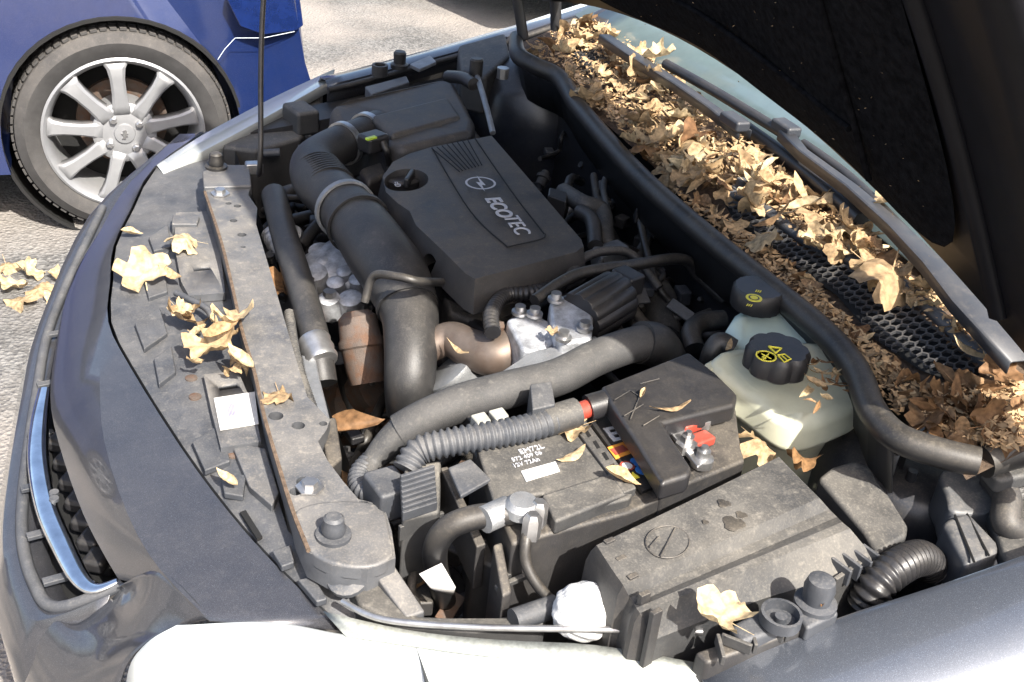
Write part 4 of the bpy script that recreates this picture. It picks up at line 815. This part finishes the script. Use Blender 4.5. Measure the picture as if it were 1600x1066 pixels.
tl = bcp(link('tail_light', mesh([Vector(p)+Vector((0, d, 0)) for d in (-.006, .03) for p in tv], [tuple(range(7)), tuple(range(13, 6, -1))]+[(k, 7+k, 7+(k+1) % 7, (k+1) % 7) for k in range(7)]), TAIL)); bev(tl, .004)
for a_, b_ in (((.395, 1.955, .60), (.30, 1.921, .592)), ((.30, 1.921, .592), (.22, 1.921, .592)), ((.22, 1.921, .592), (.19, 1.921, .56)), ((.19, 1.921, .56), (.17, 1.921, .53))): bcp(tube('bumper_seam', [Vector(a_), Vector(b_)], .0009, PALE, None, n=6))
def wheel(c):
    W = bcp(lathe('wheel', c, [(.205, .19), (.225, .20), (.27, .205), (.296, .19), (.302, .15), (.302, .04), (.296, .005), (.27, -.012), (.232, -.004), (.222, .006)], TYRE, None, axis=(0, 1, 0), n=72, caps=False))
    def sub(o): o.parent = W; o.matrix_parent_inverse = BC.matrix_world.inverted() if False else Matrix.Identity(4); return o
    kids = []
    kids.append(lathe('rim_barrel', c, [(.226, .0), (.228, -.006), (.221, -.010), (.211, .0), (.200, .03), (.196, .12), (.2, .19)], RIM, None, axis=(0, 1, 0), n=64, caps=False))
    kids.append(lathe('brake_disc', c+Vector((0, .11, 0)), [(.05, 0), (.13, 0), (.13, .02), (.05, .02)], RUST, None, axis=(0, 1, 0), n=40))
    kids.append(lathe('hub', c+Vector((0, .03, 0)), [(.092, .06), (.090, -.018), (.075, -.028), (.03, -.026), (.028, -.032), (.012, -.034)], RIM, None, axis=(0, 1, 0), n=40))
    for k in range(9):
        t = 2*pi*k/9+.23; rd_ = Vector((cos(t), 0, sin(t))); td = Vector((-sin(t), 0, cos(t))); rows = []
        for r_, wd, yy in ((.06, .027, .008), (.085, .021, .006), (.12, .0175, .002), (.165, .018, .0), (.195, .023, .0), (.211, .032, .004)):
            p = c+rd_*r_+Vector((0, yy, 0)); rows.append([p-td*wd+Vector((0, .03, 0)), p-td*wd, p-td*wd*.7+Vector((0, -.006, 0)), p+td*wd*.7+Vector((0, -.006, 0)), p+td*wd, p+td*wd+Vector((0, .03, 0))])
        kids.append(loft('spoke', rows, RIM, None, thick=.003, ang=40))
    bd = [(-8, -12), (-3, -6), (-6, -1), (-10, 3), (-4, 4), (-5, 10), (1, 13), (6, 9), (3, 5), (9, 3), (4, -1), (8, -6), (3, -5), (2, -12)]; nb = len(bd)
    kids.append(link('hub_badge', mesh([c+Vector((x*.0011, y_, z*.0011)) for y_ in (-.0075, -.003) for x, z in bd], [tuple(range(nb)), tuple(range(2*nb-1, nb-1, -1))]+[(q, nb+q, nb+(q+1) % nb, (q+1) % nb) for q in range(nb)]), STEEL))
    for k in range(4):
        t = pi/2*k+.6; kids.append(lathe('wheel_bolt', c+Vector((.052*cos(t), .0, .052*sin(t))), [(.011, .02), (.011, -.008), (.007, -.012)], STEEL, None, axis=(0, 1, 0), n=6))
    for k in range(72):
        t = 2*pi*k/72; o = None
    vs, fs = [], []
    for k in range(72):
        t0 = 2*pi*k/72; 
        for lane in range(4):
            y0 = .012+lane*.046; q = len(vs)
            for tt, y_ in ((t0, y0), (t0+.06, y0), (t0+.075, y0+.038), (t0+.015, y0+.038)):
                for r_ in (.3, .3065): vs.append(c+Vector((r_*cos(tt), y_, r_*sin(tt))))
            fs += [(q+1, q+3, q+5, q+7), (q, q+2, q+3, q+1), (q+2, q+4, q+5, q+3), (q+4, q+6, q+7, q+5), (q+6, q, q+1, q+7)]
    kids.append(link('tread_blocks', mesh(vs, fs, False), TYRE))
    back = lathe('wheel_shield', c+Vector((0, .15, 0)), [(.0, 0), (.2, 0), (.2, .01), (.0, .01)], BLACK, None, axis=(0, 1, 0), n=32); kids.append(back)
    for o in kids: o.parent = W; o.matrix_parent_inverse = Matrix.Translation((.1, -2.7, 0)) @ Matrix.Identity(4) if False else W.matrix_parent_inverse.copy() if False else Matrix.Identity(4)
    return W
wheel(WC); wheel(WC+Vector((-2.42, 0, 0)))
# pale car beyond
PC = empty('pale_car', (2.6, 4.6, 0)); tag(PC, 'pale blue-white car parked beyond the far wing', 'car')
pv = [(0, .2), (-.02, .5), (.05, .8), (.9, .92), (1.5, 1.4), (2.9, 1.42), (3.8, .95), (4.0, .5), (3.95, .2)]; n = len(pv)
o = link('body', mesh([(x, 0, z) for x, z in pv]+[(x, 1.65, z) for x, z in pv], [list(range(n)), list(range(2*n-1, n-1, -1))]+[[i, n+i, n+(i+1) % n, (i+1) % n] for i in range(n)]), PALE, PC); bev(o, .06, 3)
for x in (.75, 3.25): lathe('wheel', Vector((x, .09, .30)), [(.1, .1), (.3, .1), (.3, -.1), (.19, -.105), (.18, -.09), (.05, -.1)], TYRE, PC, axis=(0, 1, 0), n=32)
PC.rotation_euler.z = radians(20); PC.location = (1.75, 3.75, 0)
